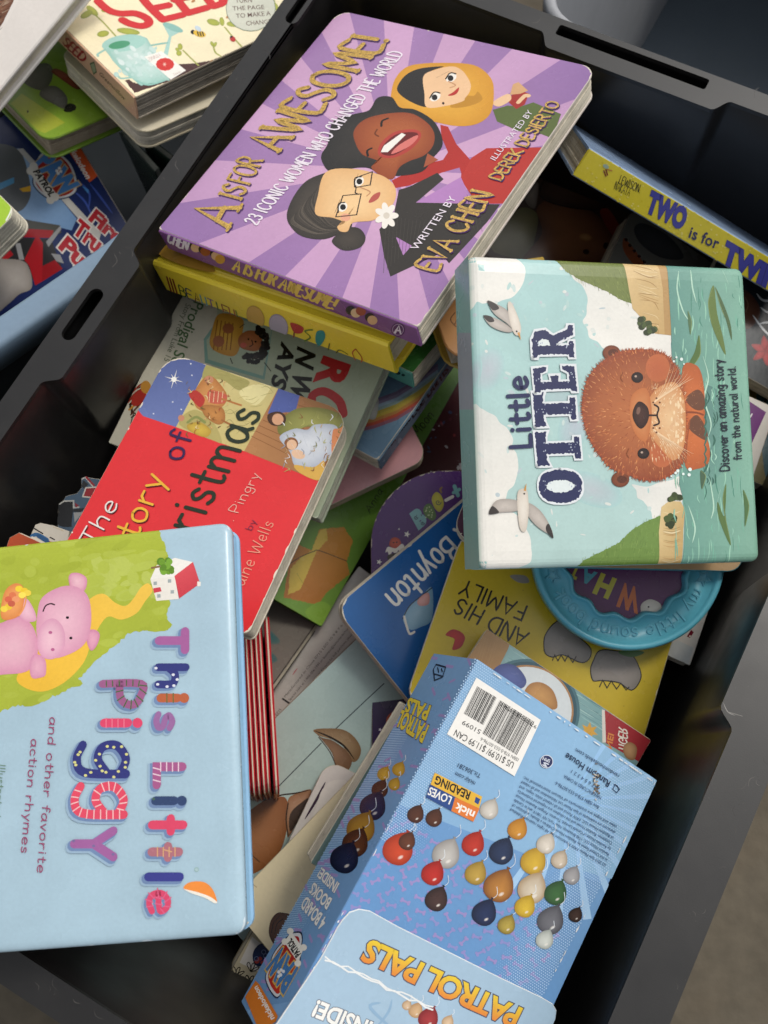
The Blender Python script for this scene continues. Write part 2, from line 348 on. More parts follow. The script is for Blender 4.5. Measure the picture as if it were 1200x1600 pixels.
def _half(p, a, b):
    """keeps the part of polygon p left of a->b (colour interpolated)"""
    ex, ey = b[0] - a[0], b[1] - a[1]; out = []; n = len(p)
    d = [ex * (q[1] - a[1]) - ey * (q[0] - a[0]) for q in p]
    if min(d) >= 0: return p
    if max(d) <= 0: return []
    for i in range(n):
        q, r, dq, dr = p[i], p[(i + 1) % n], d[i], d[(i + 1) % n]
        if dq >= 0: out.append(q)
        if (dq > 0) != (dr > 0) and dq != dr and dq * dr < 0:
            t = dq / (dq - dr); out.append(tuple(q[j] + (r[j] - q[j]) * t for j in range(5)))
    return out
# ------------------------------------------------------------------ the place: floor, crates
POSE = {}
for row in '''purple -0.03484 0.36311 0.33366 0.95876 -0.05445 -0.10006 -0.26039 0.18211 0.1979|yellow -0.05041 0.35897 0.30649 0.96004 -0.08307 -0.09912 -0.24819 0.17109 0.19534|sage -0.1085 0.26018 0.26211 0.97599 0.02489 -0.0941 -0.19485 0.15335 0.15444|red -0.13001 0.17427 0.28704 0.98241 -0.02437 -0.02298 -0.18369 0.12055 0.14107|otter 0.09246 0.1924 0.34506 0.98389 0.11832 0.13008 0.03213 0.15199 0.15473|piggy -0.16357 0.0305 0.36624 0.99847 0.01345 -0.02332 0.04837 0.15553 0.17756|elephants 0.06486 0.0886 0.23202 0.98456 0.05039 0.03833 -0.16318 0.13709 0.10679|boynton 0.02735 0.11636 0.21386 0.9205 0.14265 0.10809 0.34735 0.13694 0.11917|twins 0.15691 0.3412 0.28364 0.87537 0.40976 0.11258 -0.23054 0.16308 0.01785|white 0.14492 0.18312 0.22615 0.97696 0.03739 0.0952 -0.1873 0.09029 0.17752|tan 0.11728 0.17529 0.27612 0.99534 0.09357 -0.01854 -0.01429 0.10949 0.09148|sound 0.11037 0.14048 0.26211 0.99545 0.09449 -0.00985 -0.00715 0.10615 0.10818|maroonc 0.04502 0.18077 0.25602 0.98172 0.01548 0.00294 -0.18969 0.04631 0.07495|boo 0.01035 0.11824 0.20331 0.99668 0.07891 0.01769 0.00972 0.10045 0.1822|yboard -0.0158 -0.00069 0.26187 0.94063 0.11829 0.19352 -0.25253 0.06066 0.09423|daniel 0.03942 0.01371 0.24808 0.95663 0.01456 0.05965 -0.28475 0.10962 0.1314|green -0.05508 0.23058 0.19826 0.9555 0.04681 0.17521 -0.23265 0.08116 0.22715|pink -0.08361 0.23607 0.22411 0.97127 0.06814 -0.00428 0.22799 0.12455 0.10802|rainbow -0.05628 0.27965 0.24289 0.96027 -0.05499 -0.03785 -0.27097 0.11966 0.11166|teal -0.01042 0.29086 0.26189 0.95039 -0.10162 -0.07347 -0.28466 0.04107 0.07053|kraft 0.03842 0.28985 0.28193 0.98582 -0.04301 0.08578 0.13765 0.08013 0.06193|maroon 0.0361 0.24569 0.16105 0.97493 0.06484 0.08089 -0.1969 0.091 0.11688|barcode -0.05581 0.06251 0.16212 0.94862 0.057 0.04364 -0.30818 0.10325 0.15786|grey -0.12489 0.12401 0.17149 0.95711 -0.1385 -0.05657 -0.24811 0.08962 0.10731|donkey -0.05467 0.0153 0.18425 0.91625 0.13184 -0.02712 0.37731 0.22543 0.11774|stripe -0.1115 0.05755 0.23598 0.99754 -0.02023 -0.02732 0.06129 0.02616 0.10399|whiteslot -0.05331 -0.01068 0.192 0.97691 0.00058 0.00778 -0.21349 0.05522 0.06059|cream -0.04245 -0.03953 0.21208 0.92404 0.03696 -0.03384 -0.379 0.0889 0.12836|flowers -0.08709 -0.08671 0.18801 0.95895 0.09763 0.11656 -0.23935 0.05157 0.04878|brown 0.07751 0.41325 0.20009 0.96385 0.03953 -0.01496 -0.26309 0.1124 0.09941|dino 0.15846 0.35669 0.21448 0.9593 -0.00772 0.18229 -0.21555 0.07893 0.05511|rightdark 0.21645 0.30477 0.22524 0.9656 0.0381 0.09153 -0.24037 0.09676 0.07522|ochre 0.21542 0.24834 0.19002 0.97379 0.01503 0.0181 -0.22623 0.0819 0.07169|seed -0.19203 0.56809 0.27345 0.92653 -0.04518 0.10078 0.35965 0.18176 0.18485|creamb -0.18475 0.51232 0.24961 0.92816 -0.07708 0.10374 0.34903 0.13132 0.10603|greenb -0.27551 0.55309 0.23547 0.92204 -0.0495 0.12603 0.36264 0.15438 0.17526|topwhite -0.3013 0.50707 0.31811 0.89923 0.10536 -0.07309 0.41826 0.13364 0.11451|wcorner -0.32574 0.37464 0.26806 0.91918 0.04674 -0.05945 0.38651 0.06583 0.0778|fire -0.3159 0.41622 0.20017 0.87231 0.05841 0.03809 -0.48396 0.15875 0.14266|dgreena -0.22153 0.46821 0.21 0.90726 -0.00326 0.00156 -0.42056 0.04786 0.00528|dgreenb -0.20794 0.47093 0.21 0.93637 -0.02405 0.00522 -0.35016 0.03205 0.00486|box 0.02086 -0.03999 0.32109 0.94149 0.04402 0.22812 -0.24416 0.11717 0.186'''.split('|'):
    k, *v = row.split(); POSE[k] = [float(x) for x in v]
BK = 'black_crate'
fm = mat('floor_concrete', '5f584c', .85, .2, .22, 6, .35, 180, grime=.25)
fl = MB(); fl.add([(-4, -4, 0), (4, -4, 0), (4, 4, 0), (-4, 4, 0)], [(0, 1, 2, 3)], '6d6657'); tag(fl.obj('floor', fm), 'bare grey brown concrete floor under the crates', None, kind='structure')
PLASTIC = mat('charcoal_plastic', '1d1c1c', .38, .5, .08, 30, .035, 1500, dust=.10)
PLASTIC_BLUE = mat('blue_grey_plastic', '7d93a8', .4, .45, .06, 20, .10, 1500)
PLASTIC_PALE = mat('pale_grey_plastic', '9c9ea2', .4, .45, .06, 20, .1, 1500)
PLASTIC_SLATE_LIT = mat('slate_plastic_lit', '4a555f', .45, .5, .06, 20, .1, 1500)  # slate with a paler base colour, standing for light inside the far crate
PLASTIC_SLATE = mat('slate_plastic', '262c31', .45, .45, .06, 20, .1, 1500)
def resample(loop, per):
    return loop
def crate_flange(bm_out, holes, z0, z1, fillet=.003):
    """flat rim plate with real openings: outer outline, holes = inner mouth and hand slots"""
    loops = [[Vector((x, y, 0)) for x, y in bm_out]] + [[Vector((x, y, 0)) for x, y in h] for h in holes]
    vs = [v for l in loops for v in l]; tr = tessellate_polygon(loops); n = len(vs); out = MB()
    V = [(v.x, v.y, z1) for v in vs] + [(v.x, v.y, z0) for v in vs]; Fc = []
    for t in tr:
        a, b, c = [vs[i] for i in t]
        t = t if (b - a).cross(c - a).z > 0 else t[::-1]
        Fc.append(tuple(t)); Fc.append(tuple(i + n for i in t[::-1]))
    k = 0
    for l in loops:
        m = len(l)
        for i in range(m):
            a, b = k + i, k + (i + 1) % m; Fc.append((a, b, b + n, a + n))
        k += m
    out.add(V, Fc, '302f2d'); return out
def arc(cx, cy, r, a0, a1, n=6): return [(cx + r * math.cos(math.radians(a0 + (a1 - a0) * i / n)), cy + r * math.sin(math.radians(a0 + (a1 - a0) * i / n))) for i in range(n + 1)]
def slot(cx, cy, L, w, along_y, r):
    o = rrect(w if along_y else L, L if along_y else w, r, 5); return [(x + cx, y + cy) for x, y in o]
def big_crate():
    Wd, Lg, zr = .4425, .6138, .32
    e1, e2 = Vector((.8878056, -.4602186, 0)), Vector((-.4602186, -.8878056, 0))      # e1 along the short side, e2 along the long side
    root = D.objects.new('storage_crate', None); COL.objects.link(root)
    root.matrix_world = Matrix.Translation((-.06801, .54482, 0)) @ Matrix((e1, -e2, (0, 0, 1))).transposed().to_4x4()
    Y = lambda b: -b
    tag(root, 'large charcoal plastic storage crate filled with picture books', 'crate')
    outer = [(x + Wd / 2, y - Lg / 2) for x, y in rrect(Wd, Lg, .03, 8)]
    l, t, r, b = .014, .014, .0235, .015
    s = .007                                                            # how far the grip pads reach in
    mouth = []
    mouth += arc(l + .02, -Lg + b + .02, .02, 180, 270)
    mouth += arc(Wd - r - .02, -Lg + b + .02, .02, 270, 360)
    def pad(p, q, inw, n=5):                                            # from p to q, the pad set in by inw
        (x0, y0), (x1, y1) = p, q; d = Vector((x1 - x0, y1 - y0)).normalized(); m = Vector((-d.y, d.x)); o = []
        for i in range(n + 1):
            u = i / n; e = (1 - math.cos(math.pi * u)) / 2; o.append((x0 + d.x * .009 * u + m.x * inw * e, y0 + d.y * .009 * u + m.y * inw * e))
        for i in range(n, -1, -1):
            u = i / n; e = (1 - math.cos(math.pi * u)) / 2; o.append((x1 - d.x * .009 * u + m.x * inw * e, y1 - d.y * .009 * u + m.y * inw * e))
        return o
    mouth += pad((Wd - r, -.354), (Wd - r, -.258), .009)
    mouth += arc(Wd - r - .02, -t - .02, .02, 0, 90)
    mouth += pad((.282, -t), (.158, -t), .010)
    mouth += arc(l + .02, -t - .02, .02, 90, 180)
    mouth += pad((l, -.259), (l, -.356), .009)
    slots = [slot(.0108, -.3087, .036, .0088, True, .0044), slot(.0125, -.058, .036, .009, True, .0045), slot(.0108, -.556, .036, .0088, True, .0044),
             slot(Wd - .0125, -.3055, .036, .0095, True, .0047), slot(Wd - .0125, -.058, .036, .0095, True, .0047), slot(.2155, -.0084, .098, .0082, False, .0016)]
    mouth = mouth[::1]
    fm_ = crate_flange(outer, [mouth] + slots, zr - .003, zr)
    fo = fm_.obj('rim', PLASTIC, root)
    bv = fo.modifiers.new('edge', 'BEVEL'); bv.width = .0012; bv.segments = 2; bv.limit_method = 'ANGLE'; bv.angle_limit = math.radians(50)
    # inner skin: from the mouth down, grip pads fade into the wall, then to the floor of the crate
    n = len(mouth); plain = [(min(max(x, l), Wd - r), y) for x, y in mouth]
    def clampmouth(x, y): return (l if x < l + .012 else (Wd - r if x > Wd - r - .012 else x), -t if y > -t - .012 else y)
    flat = [clampmouth(x, y) if not (x < l + .03 and y < -Lg + .05) else (x, y) for x, y in mouth]
    cx_, cy_ = Wd / 2, -Lg / 2
    def sc(pts, d): return [(cx_ + (x - cx_) * (1 - d / (Wd / 2)), cy_ + (y - cy_) * (1 - d / (Lg / 2))) for x, y in pts]
    mix = lambda a, b_, u: [(p[0] + (q[0] - p[0]) * u, p[1] + (q[1] - p[1]) * u) for p, q in zip(a, b_)]
    rings = []
    for z, u, d in ((zr - .0005, 0, -.0012), (zr - .004, 0, .0), (zr - .03, .0, .001), (zr - .062, .35, .004), (zr - .085, 1.0, .008), (.10, 1, .022), (.02, 1, .03), (.012, 1, .036)):
        rings.append([(x, y, z) for x, y in sc(mix(mouth, flat, u), d)])
    m = MB(); m.loops(rings[::-1], '302f2d', (True, False)); wall = m.obj('inner_wall', PLASTIC, root, True)
    me = wall.data; me.flip_normals()
    m = MB(); ins = inset(outer, .012)
    m.loops([[(x, y, .003) for x, y in sc(outer, .05)], [(x, y, .008) for x, y in sc(outer, .045)], [(x, y, zr - .03) for x, y in ins], [(x, y, zr - .004) for x, y in ins]], '302f2d', (True, False))
    m.obj('outer_wall', PLASTIC, root)
    m = MB(); o2 = inset(outer, .0022)
    m.loops([[(x, y, zr - .024) for x, y in o2], [(x, y, zr - .024) for x, y in inset(outer, -.0012)], [(x, y, zr - .0032) for x, y in inset(outer, .0002)], [(x, y, zr - .0032) for x, y in o2]], '302f2d', (False, False))
    k = m.obj('rim_skirt', PLASTIC, root)
    return root
CRATE = big_crate()
def open_box(name, label, outline, ztop, zbot, taper, rimw, mrim, mwall, mfloor=None, lip=.012):
    """a plain open tub; outline = convex counter-clockwise rim corners (world xy), rounded here"""
    c = Vector((sum(p[0] for p in outline) / len(outline), sum(p[1] for p in outline) / len(outline), 0))
    root = D.objects.new(name, None); COL.objects.link(root); root.location = c; root.matrix_world = Matrix.Translation(c); tag(root, label, 'crate')
    P = [Vector((p[0] - c.x, p[1] - c.y)) for p in outline]; o = []; n = len(P)
    for k in range(n):
        a, b, d = P[k - 1], P[k], P[(k + 1) % n]; r = .045; u, w = (a - b).normalized(), (d - b).normalized()
        p, q = b + u * r, b + w * r
        for i in range(9):
            t = i / 8; o.append(tuple(p * (1 - t) ** 2 + b * 2 * t * (1 - t) + q * t ** 2))
    i = inset(o, rimw); z = lambda pts, h: [(x, y, h) for x, y in pts]
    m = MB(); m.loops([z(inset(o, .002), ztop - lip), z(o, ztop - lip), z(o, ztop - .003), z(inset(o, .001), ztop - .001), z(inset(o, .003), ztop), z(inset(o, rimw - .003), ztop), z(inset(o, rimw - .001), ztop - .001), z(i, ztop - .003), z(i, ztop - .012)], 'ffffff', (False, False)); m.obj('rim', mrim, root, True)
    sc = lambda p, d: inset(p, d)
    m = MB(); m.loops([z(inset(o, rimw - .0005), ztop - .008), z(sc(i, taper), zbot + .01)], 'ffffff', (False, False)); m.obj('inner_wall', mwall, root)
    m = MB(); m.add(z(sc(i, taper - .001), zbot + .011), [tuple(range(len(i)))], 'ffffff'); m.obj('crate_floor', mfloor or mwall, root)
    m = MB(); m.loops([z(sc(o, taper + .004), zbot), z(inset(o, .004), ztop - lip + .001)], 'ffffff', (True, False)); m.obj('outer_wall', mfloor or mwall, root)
    return root
# ------------------------------------------------------------------ book builder
class Book: pass
def pose(key, t):
    c = POSE[key]; R = Quaternion(c[3:7]).to_matrix(); w, h = c[7:9]
    return Matrix.Translation(Vector(c[:3]) - R.col[2] * t) @ R.to_4x4(), w, h
def start(key, name, label, t, group=None, cat='book'):
    b = Book(); b.M, b.w, b.h = pose(key, t); b.t = t
    b.root = D.objects.new(name, None); COL.objects.link(b.root); b.root.matrix_world = b.M; tag(b.root, label, cat, group); return b
def faces(b, out, side_in=0.0, hz=None, cuts=()):
    R = b.M.to_3x3(); w, h, t = b.w, b.h, b.t; x, y, z = R.col[0], R.col[1], R.col[2]; O = lambda a, e, f: b.M @ Vector((a, e, f))
    cl = inset(out, .00025)
    b.front = Face(O(0, 0, t), x, y, z, cl, getattr(b, 'cover', None) or b.root, b.M, hz, cuts)
    sp = getattr(b, 'sp', None) or b.root
    r = lambda L: [(0.0003, .0003), (L - .0003, .0003), (L - .0003, t - .0003), (.0003, t - .0003)]; s = side_in
    b.B = Face(O(-w / 2, -h / 2 - s, 0), x, z, -y, r(w), sp, b.M); b.T = Face(O(w / 2, h / 2 + s, 0), -x, z, y, r(w), sp, b.M)
    b.L = Face(O(-w / 2 - s, h / 2, 0), -y, z, -x, r(h), sp, b.M); b.R = Face(O(w / 2 + s, -h / 2, 0), y, z, x, r(h), sp, b.M)
def pages(b, out, z0, z1, n, name='page_stack', tone='d9d0bd', jit=.0005, m=None):
    mb = MB(); s = (z1 - z0) / n
    for i in range(n):
        j = random.uniform(0, jit); dx, dy = random.uniform(-jit, jit) * .5, random.uniform(-jit, jit) * .5
        k = random.uniform(.86, 1.05); c = tuple(q * k for q in lin(tone))
        mb.slab([(x + dx, y + dy) for x, y in inset(out, j)], z0 + i * s + s * .02, z0 + (i + 1) * s - s * .06, c, s * .12)
    o = mb.obj(name, m or PAPERC, b.root); o['kind'] = 'stuff'; return o
PAPERC = mat('page_edges', None, .75, .25, .16, 60, .15, 900, attr=True, grime=.4)
def board(key, name, label, t, col, r=.006, n=6, spine=None, spcol=None, edge='ded5c4', back=None, m=None, group=None, tone='d9d0bd', out=None):
    b = start(key, name, label, t, group); w, h = b.w, b.h; m = m or PRINT
    out = out or rrect(w, h, r); ct = min(.0018, t * .2)
    mb = MB(); mb.slab(out, t - ct, t, col, .0004, edge); b.cover = mb.obj('front_cover', m, b.root)
    ins = inset(out, .0003)
    pages(b, ins, ct, t - ct, n, tone=tone)
    mb = MB(); mb.slab(out, 0, ct, back or edge, .0004, edge); mb.obj('back_cover', m, b.root)
    if spine:
        mb = MB(); s = .0011
        x0, x1, y0, y1 = {'B': (-w / 2 + .0006, w / 2 - .0006, -h / 2 - s, -h / 2 + .0004), 'T': (-w / 2 + .0006, w / 2 - .0006, h / 2 - .0004, h / 2 + s), 'L': (-w / 2 - s, -w / 2 + .0004, -h / 2 + .0006, h / 2 - .0006), 'R': (w / 2 - .0004, w / 2 + s, -h / 2 + .0006, h / 2 - .0006)}[spine]
        mb.box(x0, x1, y0, y1, .0002, t - .0003, spcol or col, .0004); b.sp = mb.obj('spine', m, b.root); faces(b, out, s + .00005)
    else: faces(b, out)
    return b
def hard(key, name, label, t, col, spine='B', ct=.0026, over=.003, r=.002, n=10, spcol=None, tone='cfc5b0', backcol=None, m=None, hinge=True, group=None):
    b = start(key, name, label, t, group); w, h = b.w, b.h; m = m or PRINT; out = rrect(w, h, r)
    sp = {'B': (0, 0, 1, 0), 'T': (0, 0, 0, 1), 'L': (1, 0, 0, 0), 'R': (0, 1, 0, 0)}[spine]; hg = .009 if hinge else 0.0
    def cut(a): return rr2(-w / 2 + (a if sp[0] else 0), w / 2 - (a if sp[1] else 0), -h / 2 + (a if sp[2] else 0), h / 2 - (a if sp[3] else 0), r)
    for nm, z0, z1, c in (('front_cover', t - ct, t, col), ('back_cover', 0, ct, backcol or col)):
        mb = MB(); mb.slab(cut(hg), z0, z1, c, .0008); b.cover = mb.obj(nm, m, b.root)
    po = rr2(-w / 2 + (.004 if sp[0] else over), w / 2 - (.004 if sp[1] else over), -h / 2 + (.004 if sp[2] else over), h / 2 - (.004 if sp[3] else over), .001)
    pages(b, po, ct, t - ct, n, 'page_block', tone, .0003)
    mb = MB(); c = spcol or col; s = .0028
    q = {'B': lambda a, d: [(-w / 2, -h / 2 + a), (w / 2, -h / 2 + a)], 'T': lambda a, d: [(w / 2, h / 2 - a), (-w / 2, h / 2 - a)], 'L': lambda a, d: [(-w / 2 + a, h / 2), (-w / 2 + a, -h / 2)], 'R': lambda a, d: [(w / 2 - a, -h / 2), (w / 2 - a, h / 2)]}[spine]
    prof = [(hg + .0012, t - .0006), (hg - .001, t - ct * .75), (hg * .45, t - ct * .62), (.0028, t - .0002), (.0012, t - .0003), (0, t - .0018), (0, .0018), (.0012, .0003), (.0028, .0002), (hg * .45, ct * .62), (hg + .0012, .0006)] if hinge else [(.004, t - .0003), (0, t - .0006), (0, .0006), (.004, .0003)]
    prof += [(p[0] + .0018, min(max(p[1], .0024), t - .0024)) for p in prof[::-1]]
    R0 = [(*q(a, 0)[0], z) for a, z in prof]; R1 = [(*q(a, 0)[1], z) for a, z in prof]
    mb.loops([R0, R1], c); b.sp = mb.obj('spine', m, b.root)
    faces(b, rr2(-w / 2, w / 2, -h / 2, h / 2, r), .00005); return b
def rr2(x0, x1, y0, y1, r): return [(x + (x0 + x1) / 2, y + (y0 + y1) / 2) for x, y in rrect(x1 - x0, y1 - y0, r, 4)]
def padded(key, name, label, t, col, rb=.006, ct=.008, r=.004, over=.003, n=9, tone='d8cfbe', backcol=None, bct=.003, m=None, dome=.0006):
    b = start(key, name, label, t); w, h = b.w, b.h; m = m or PRINT; out = rrect(w, h, r, 5, True)
    ks = (.0, .08, .2, .38, .62, 1.0, 2.0); cuts = []
    zs = [-(rb * .72) * (1 - math.sqrt(max(0, 1 - (1 - min(1, k)) ** 2))) - dome * max(0, 1 - k / 2) for k in ks]
    def hz(x, y):                                                       # straight runs between the same rings as the cover
        p, q = abs(x) - (w / 2 - r), abs(y) - (h / 2 - r); d = max(0, min(w / 2 - abs(x), h / 2 - abs(y)) if p < 0 or q < 0 else r - math.hypot(p, q)) / rb
        for a, c, e, g in zip(ks, ks[1:], zs, zs[1:]):
            if d <= c: return e + (g - e) * (d - a) / (c - a)
        return 0.0
    for k in ks[1:]:
        a, c = w / 2 - k * rb, h / 2 - k * rb; cuts += [((-a, -1), (-a, 1)), ((a, -1), (a, 1)), ((-1, -c), (1, -c)), ((-1, c), (1, c))]
    mb = MB(); rings = [[(x, y, t - ct + .001) for x, y in inset(out, .001)], [(x, y, t - ct + .002) for x, y in out]]
    for k in ks:
        o = inset(out, k * rb) if k else out
        o = rrect(w - 2 * k * rb, h - 2 * k * rb, max(r - k * rb, .0006), 5, True) if k else out
        rings.append([(x, y, t + hz(x, y)) for x, y in o])
    mb.loops(rings, col); b.cover = mb.obj('front_cover', m, b.root, True)
    po = inset(rrect(w, h, .002, 5), over); pages(b, po, bct, t - ct + .0012, n, 'page_block', tone, .0003)
    mb = MB(); mb.slab(rrect(w, h, r, 5), 0, bct, backcol or col, .001); mb.obj('back_cover', m, b.root)
    faces(b, out, .00005, hz, cuts); return b
def standing(key, name, label, depth, t, col, spcol, n=8, spine=True, group=None, tone='d3c9b6', m=None, pagename='page_block'):
    """a book seen on its narrow side: pose face = spine (w long, h thick), covers run down from it"""
    b = start(key, name, label, depth, group); w, h = b.w, b.h; m = m or PRINT; d = depth
    mb = MB(); mb.box(-w / 2, w / 2, h / 2 - t, h / 2, 0, d - .0002, col, .0005); b.cover = mb.obj('front_cover', m, b.root)
    mb = MB(); mb.box(-w / 2, w / 2, -h / 2, -h / 2 + t, 0, d - .0002, col, .0005); mb.obj('back_cover', m, b.root)
    mb = MB(); s = (h - 2 * t) / n
    for i in range(n):
        k = random.uniform(.85, 1.05); y0 = -h / 2 + t + i * s; e = random.uniform(.0006, .0014)
        mb.box(-w / 2 + e, w / 2 - e, y0 + s * .03, y0 + s * .95, .0005, d - (.0016 if spine else random.uniform(.0003, .001)), tuple(q * k for q in lin(tone)), s * .1)
    o = mb.obj(pagename, PAPERC, b.root); o['kind'] = 'stuff'
    if spine:
        mb = MB(); mb.box(-w / 2 + .0002, w / 2 - .0002, -h / 2 + .0003, h / 2 - .0003, d - .0015, d, spcol, .0005); b.sp = b.cover = mb.obj('spine', m, b.root)
    faces(b, rrect(w, h, .0005)); return b
# ------------------------------------------------------------------ the other crates
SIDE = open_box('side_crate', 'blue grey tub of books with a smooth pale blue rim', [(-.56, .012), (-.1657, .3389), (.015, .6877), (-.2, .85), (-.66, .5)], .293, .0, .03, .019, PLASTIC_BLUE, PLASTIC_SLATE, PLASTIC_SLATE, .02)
FAR = open_box('far_crate', 'empty dark slate tub with pale grey sides behind the charcoal crate', [(.058, .493), (.335, .350), (.535, .736), (.258, .879)], .30, .0, .012, .008, PLASTIC_PALE, PLASTIC_PALE, PLASTIC_SLATE_LIT)
# ------------------------------------------------------------------ books
B = {}
def art_none(): pass
B['purple'] = board('purple', 'board_book', 'purple board book with gold lettering and three cartoon women', .016, '8f62a6', (.0015, .0015, .009, .009), 7, 'B', '84528f', edge='d6cbc0')
B['yellow'] = hard('yellow', 'hardback_book', 'yellow hardback lying right under the purple board book', .026, 'd8bd34', 'B', .003, .004, .002, 12, 'eed63c')
B['sage'] = board('sage', 'picture_book', 'pale sage green picture book with a curly haired boy in yellow', .011, 'a9b39b', .0015, 8, edge='9ea892', tone='a9ab9a', m=PAINT)
B['red'] = board('red', 'board_book', 'red board book with a nativity strip across its top', .016, 'e23338', (.008, .004, .014, .014), 7, edge='e0d6c2')
B['otter'] = padded('otter', 'padded_book', 'pale teal padded picture book with a brown otter in water', .024, '9cc4bf', .0042, .008, .0045, .003, 9, m=PAINT)
B['piggy'] = padded('piggy', 'padded_book', 'light blue padded picture book with a pink pig', .019, 'a9c4d3', .0036, .007, .0055, .003, 10, m=PAINT, backcol='8db8da', bct=.004)
B['elephants'] = board('elephants', 'board_book', 'bright yellow board book with two grey shapes near its edge', .014, 'cdb32f', (.010, .002, .002, .010), 7, edge='ded5c0')
B['boynton'] = board('boynton', 'board_book', 'blue board book with white handwriting and cream edges', .011, '1f5d9e', .011, 5, edge='d9d0bf')
B['white'] = board('white', 'picture_book', 'white and purple book poking out below the padded otter book', .010, 'd8d2c9', .001, 8, edge='cfc6b6')
B['tan'] = board('tan', 'board_book', 'tan board book with teal edge lying directly under the otter book', .008, 'b3946c', (.008,) * 4, 4, edge='4f97a8', tone='4f97a8')
B['maroonc'] = board('maroonc', 'board_book', 'maroon board book with worn cream rounded corner beside the otter book', .010, '4a1f3a', .011, 5, edge='d8cdb8')
def arch(w, h, r): return [(-w / 2, -h / 2), (w / 2, -h / 2)] + arc(w / 2 - r, h / 2 - r, r, 0, 90, 10) + arc(-w / 2 + r, h / 2 - r, r, 90, 180, 14)
B['boo'] = board('boo', 'board_book', 'dark purple arched board book with little white stars', .012, '4c2866', 0, 7, edge='8d7f6c', tone='8f816d', out=arch(POSE['boo'][7], POSE['boo'][8], .048))
B['yboard'] = board('yboard', 'board_book', 'cream edged board book wedged under the blue slipcase', .012, '7f9a96', .001, 3, edge='cfc7b4')
B['daniel'] = board('daniel', 'picture_book', 'teal plank print book with round window and red corner label', .010, '86aaa8', .001, 5, edge='cfc0a2')
B['green'] = hard('green', 'hardback_book', 'tall green picture book with a yellow parcel and handwritten name', .010, '6f9a34', 'R', .0024, .002, .001, 5, '2c5a2c', backcol='2c5a2c', m=PAINT, hinge=False)
B['pink'] = board('pink', 'board_book', 'plain pink board book with rounded corners', .013, 'dba0a4', .010, 6, edge='b9ad97', tone='b9ad97')
B['rainbow'] = board('rainbow', 'board_book', 'blue board book with a painted rainbow and worn corners', .012, '6d8ba4', .002, 6, 'R', '6f8aa0', edge='d0c6b4', m=PAINT)
B['teal'] = board('teal', 'board_book', 'small green book with a teal spine below the purple book', .014, '3f7f3f', .001, 6, 'B', '68b3a4', edge='b9ae9c')
B['kraft'] = hard('kraft', 'hardback_book', 'brown covered book with mustard board edge tucked beside the otter book', .014, 'a87a4c', 'T', .002, .004, .012, 5, 'b59640', backcol='c2a045', hinge=False)
B['maroon'] = board('maroon', 'picture_book', 'dark maroon book deep in the crate left of the otter book', .010, '4a1f26', .001, 5, edge='6a6258')
B['barcode'] = board('barcode', 'picture_book', 'grey white book showing its small print and barcode', .006, 'c2bdb6', .001, 4, edge='8c857a')
B['grey'] = board('grey', 'picture_book', 'plain dark grey book with two teal blots', .008, '77726b', .001, 4, edge='4e4a45')
B['donkey'] = board('donkey', 'board_book', 'pale blue book painted with a brown ear and thin dark line', .010, 'a9c0c0', .002, 4, edge='a39a8a', m=PAINT)
B['whiteslot'] = board('whiteslot', 'board_book', 'white board book with rounded corner and dark slot', .010, 'd6d0ca', .010, 4, edge='c9c1b2')
B['cream'] = board('cream', 'picture_book', 'cream coloured open page book with a brown oval print', .012, 'e6d8b4', .001, 5, edge='cbbf9f', tone='cbbf9f')
B['flowers'] = board('flowers', 'board_book', 'small white and tan book with black flower outlines', .012, 'b8ae94', .008, 4, edge='8f8570')
B['brown'] = board('brown', 'picture_book', 'glossy dark brown photo book behind the otter book', .010, '4a3226', .001, 4, m=GLOSS)
B['dino'] = board('dino', 'board_book', 'grey board book with rounded pages beside the yellow spined book', .016, '6f6c66', .008, 8, edge='a89c8c')
B['rightdark'] = board('rightdark', 'board_book', 'black board book with white script and red flower', .012, '20282e', .003, 6, edge='b4aa9a')
B['ochre'] = board('ochre', 'picture_book', 'ochre and teal picture book at the right crate wall', .010, '8a7a3c', .002, 5)
B['seed'] = board('seed', 'picture_book', 'cream picture book with red title and watering can', .018, 'f1e4bf', .001, 10, 'L', 'e2b494', edge='c9bca6', tone='a69c8d')
B['creamb'] = board('creamb', 'board_book', 'plain cream board book under the watering can book', .014, 'e3d9c0', .010, 3, edge='d9cdb0')
B['greenb'] = hard('greenb', 'hardback_book', 'lime green book with rounded corners and a grey blot print', .018, '7f9f34', 'T', .0022, .003, .010, 8, '6f9030', backcol='6f9030', tone='b5a892', hinge=False)
B['topwhite'] = hard('topwhite', 'hardback_book', 'white hardback with brown spiky animal at the top corner', .014, 'e4ddd6', 'T', .003, .003, .001, 6, hinge=False)
B['wcorner'] = board('wcorner', 'board_book', 'bright green board book corner with white pages at the left edge', .022, 'a3c83c', .008, 6, edge='e6dfcc', tone='e6dfcc')
B['fire'] = board('fire', 'picture_book', 'dark blue picture book with red and white title letters', .012, '26386e', .004, 5, m=GLOSS)
B['twins'] = standing('twins', 'board_book', 'yellow spined board book standing in the top right corner', .08, .0017, '8aa0bf', 'd6c637', 8)
SG = 'dark green books standing in the blue grey tub'
for k, lb in (('dgreena', 'longer dark green book standing on end in the blue grey tub'), ('dgreenb', 'shorter dark green book standing on end nearest the charcoal crate rim')): B[k] = standing(k, 'thin_book', lb, .12, .0008, '24362a', '9aa093', 3, False, SG, tone='b5b8ac')
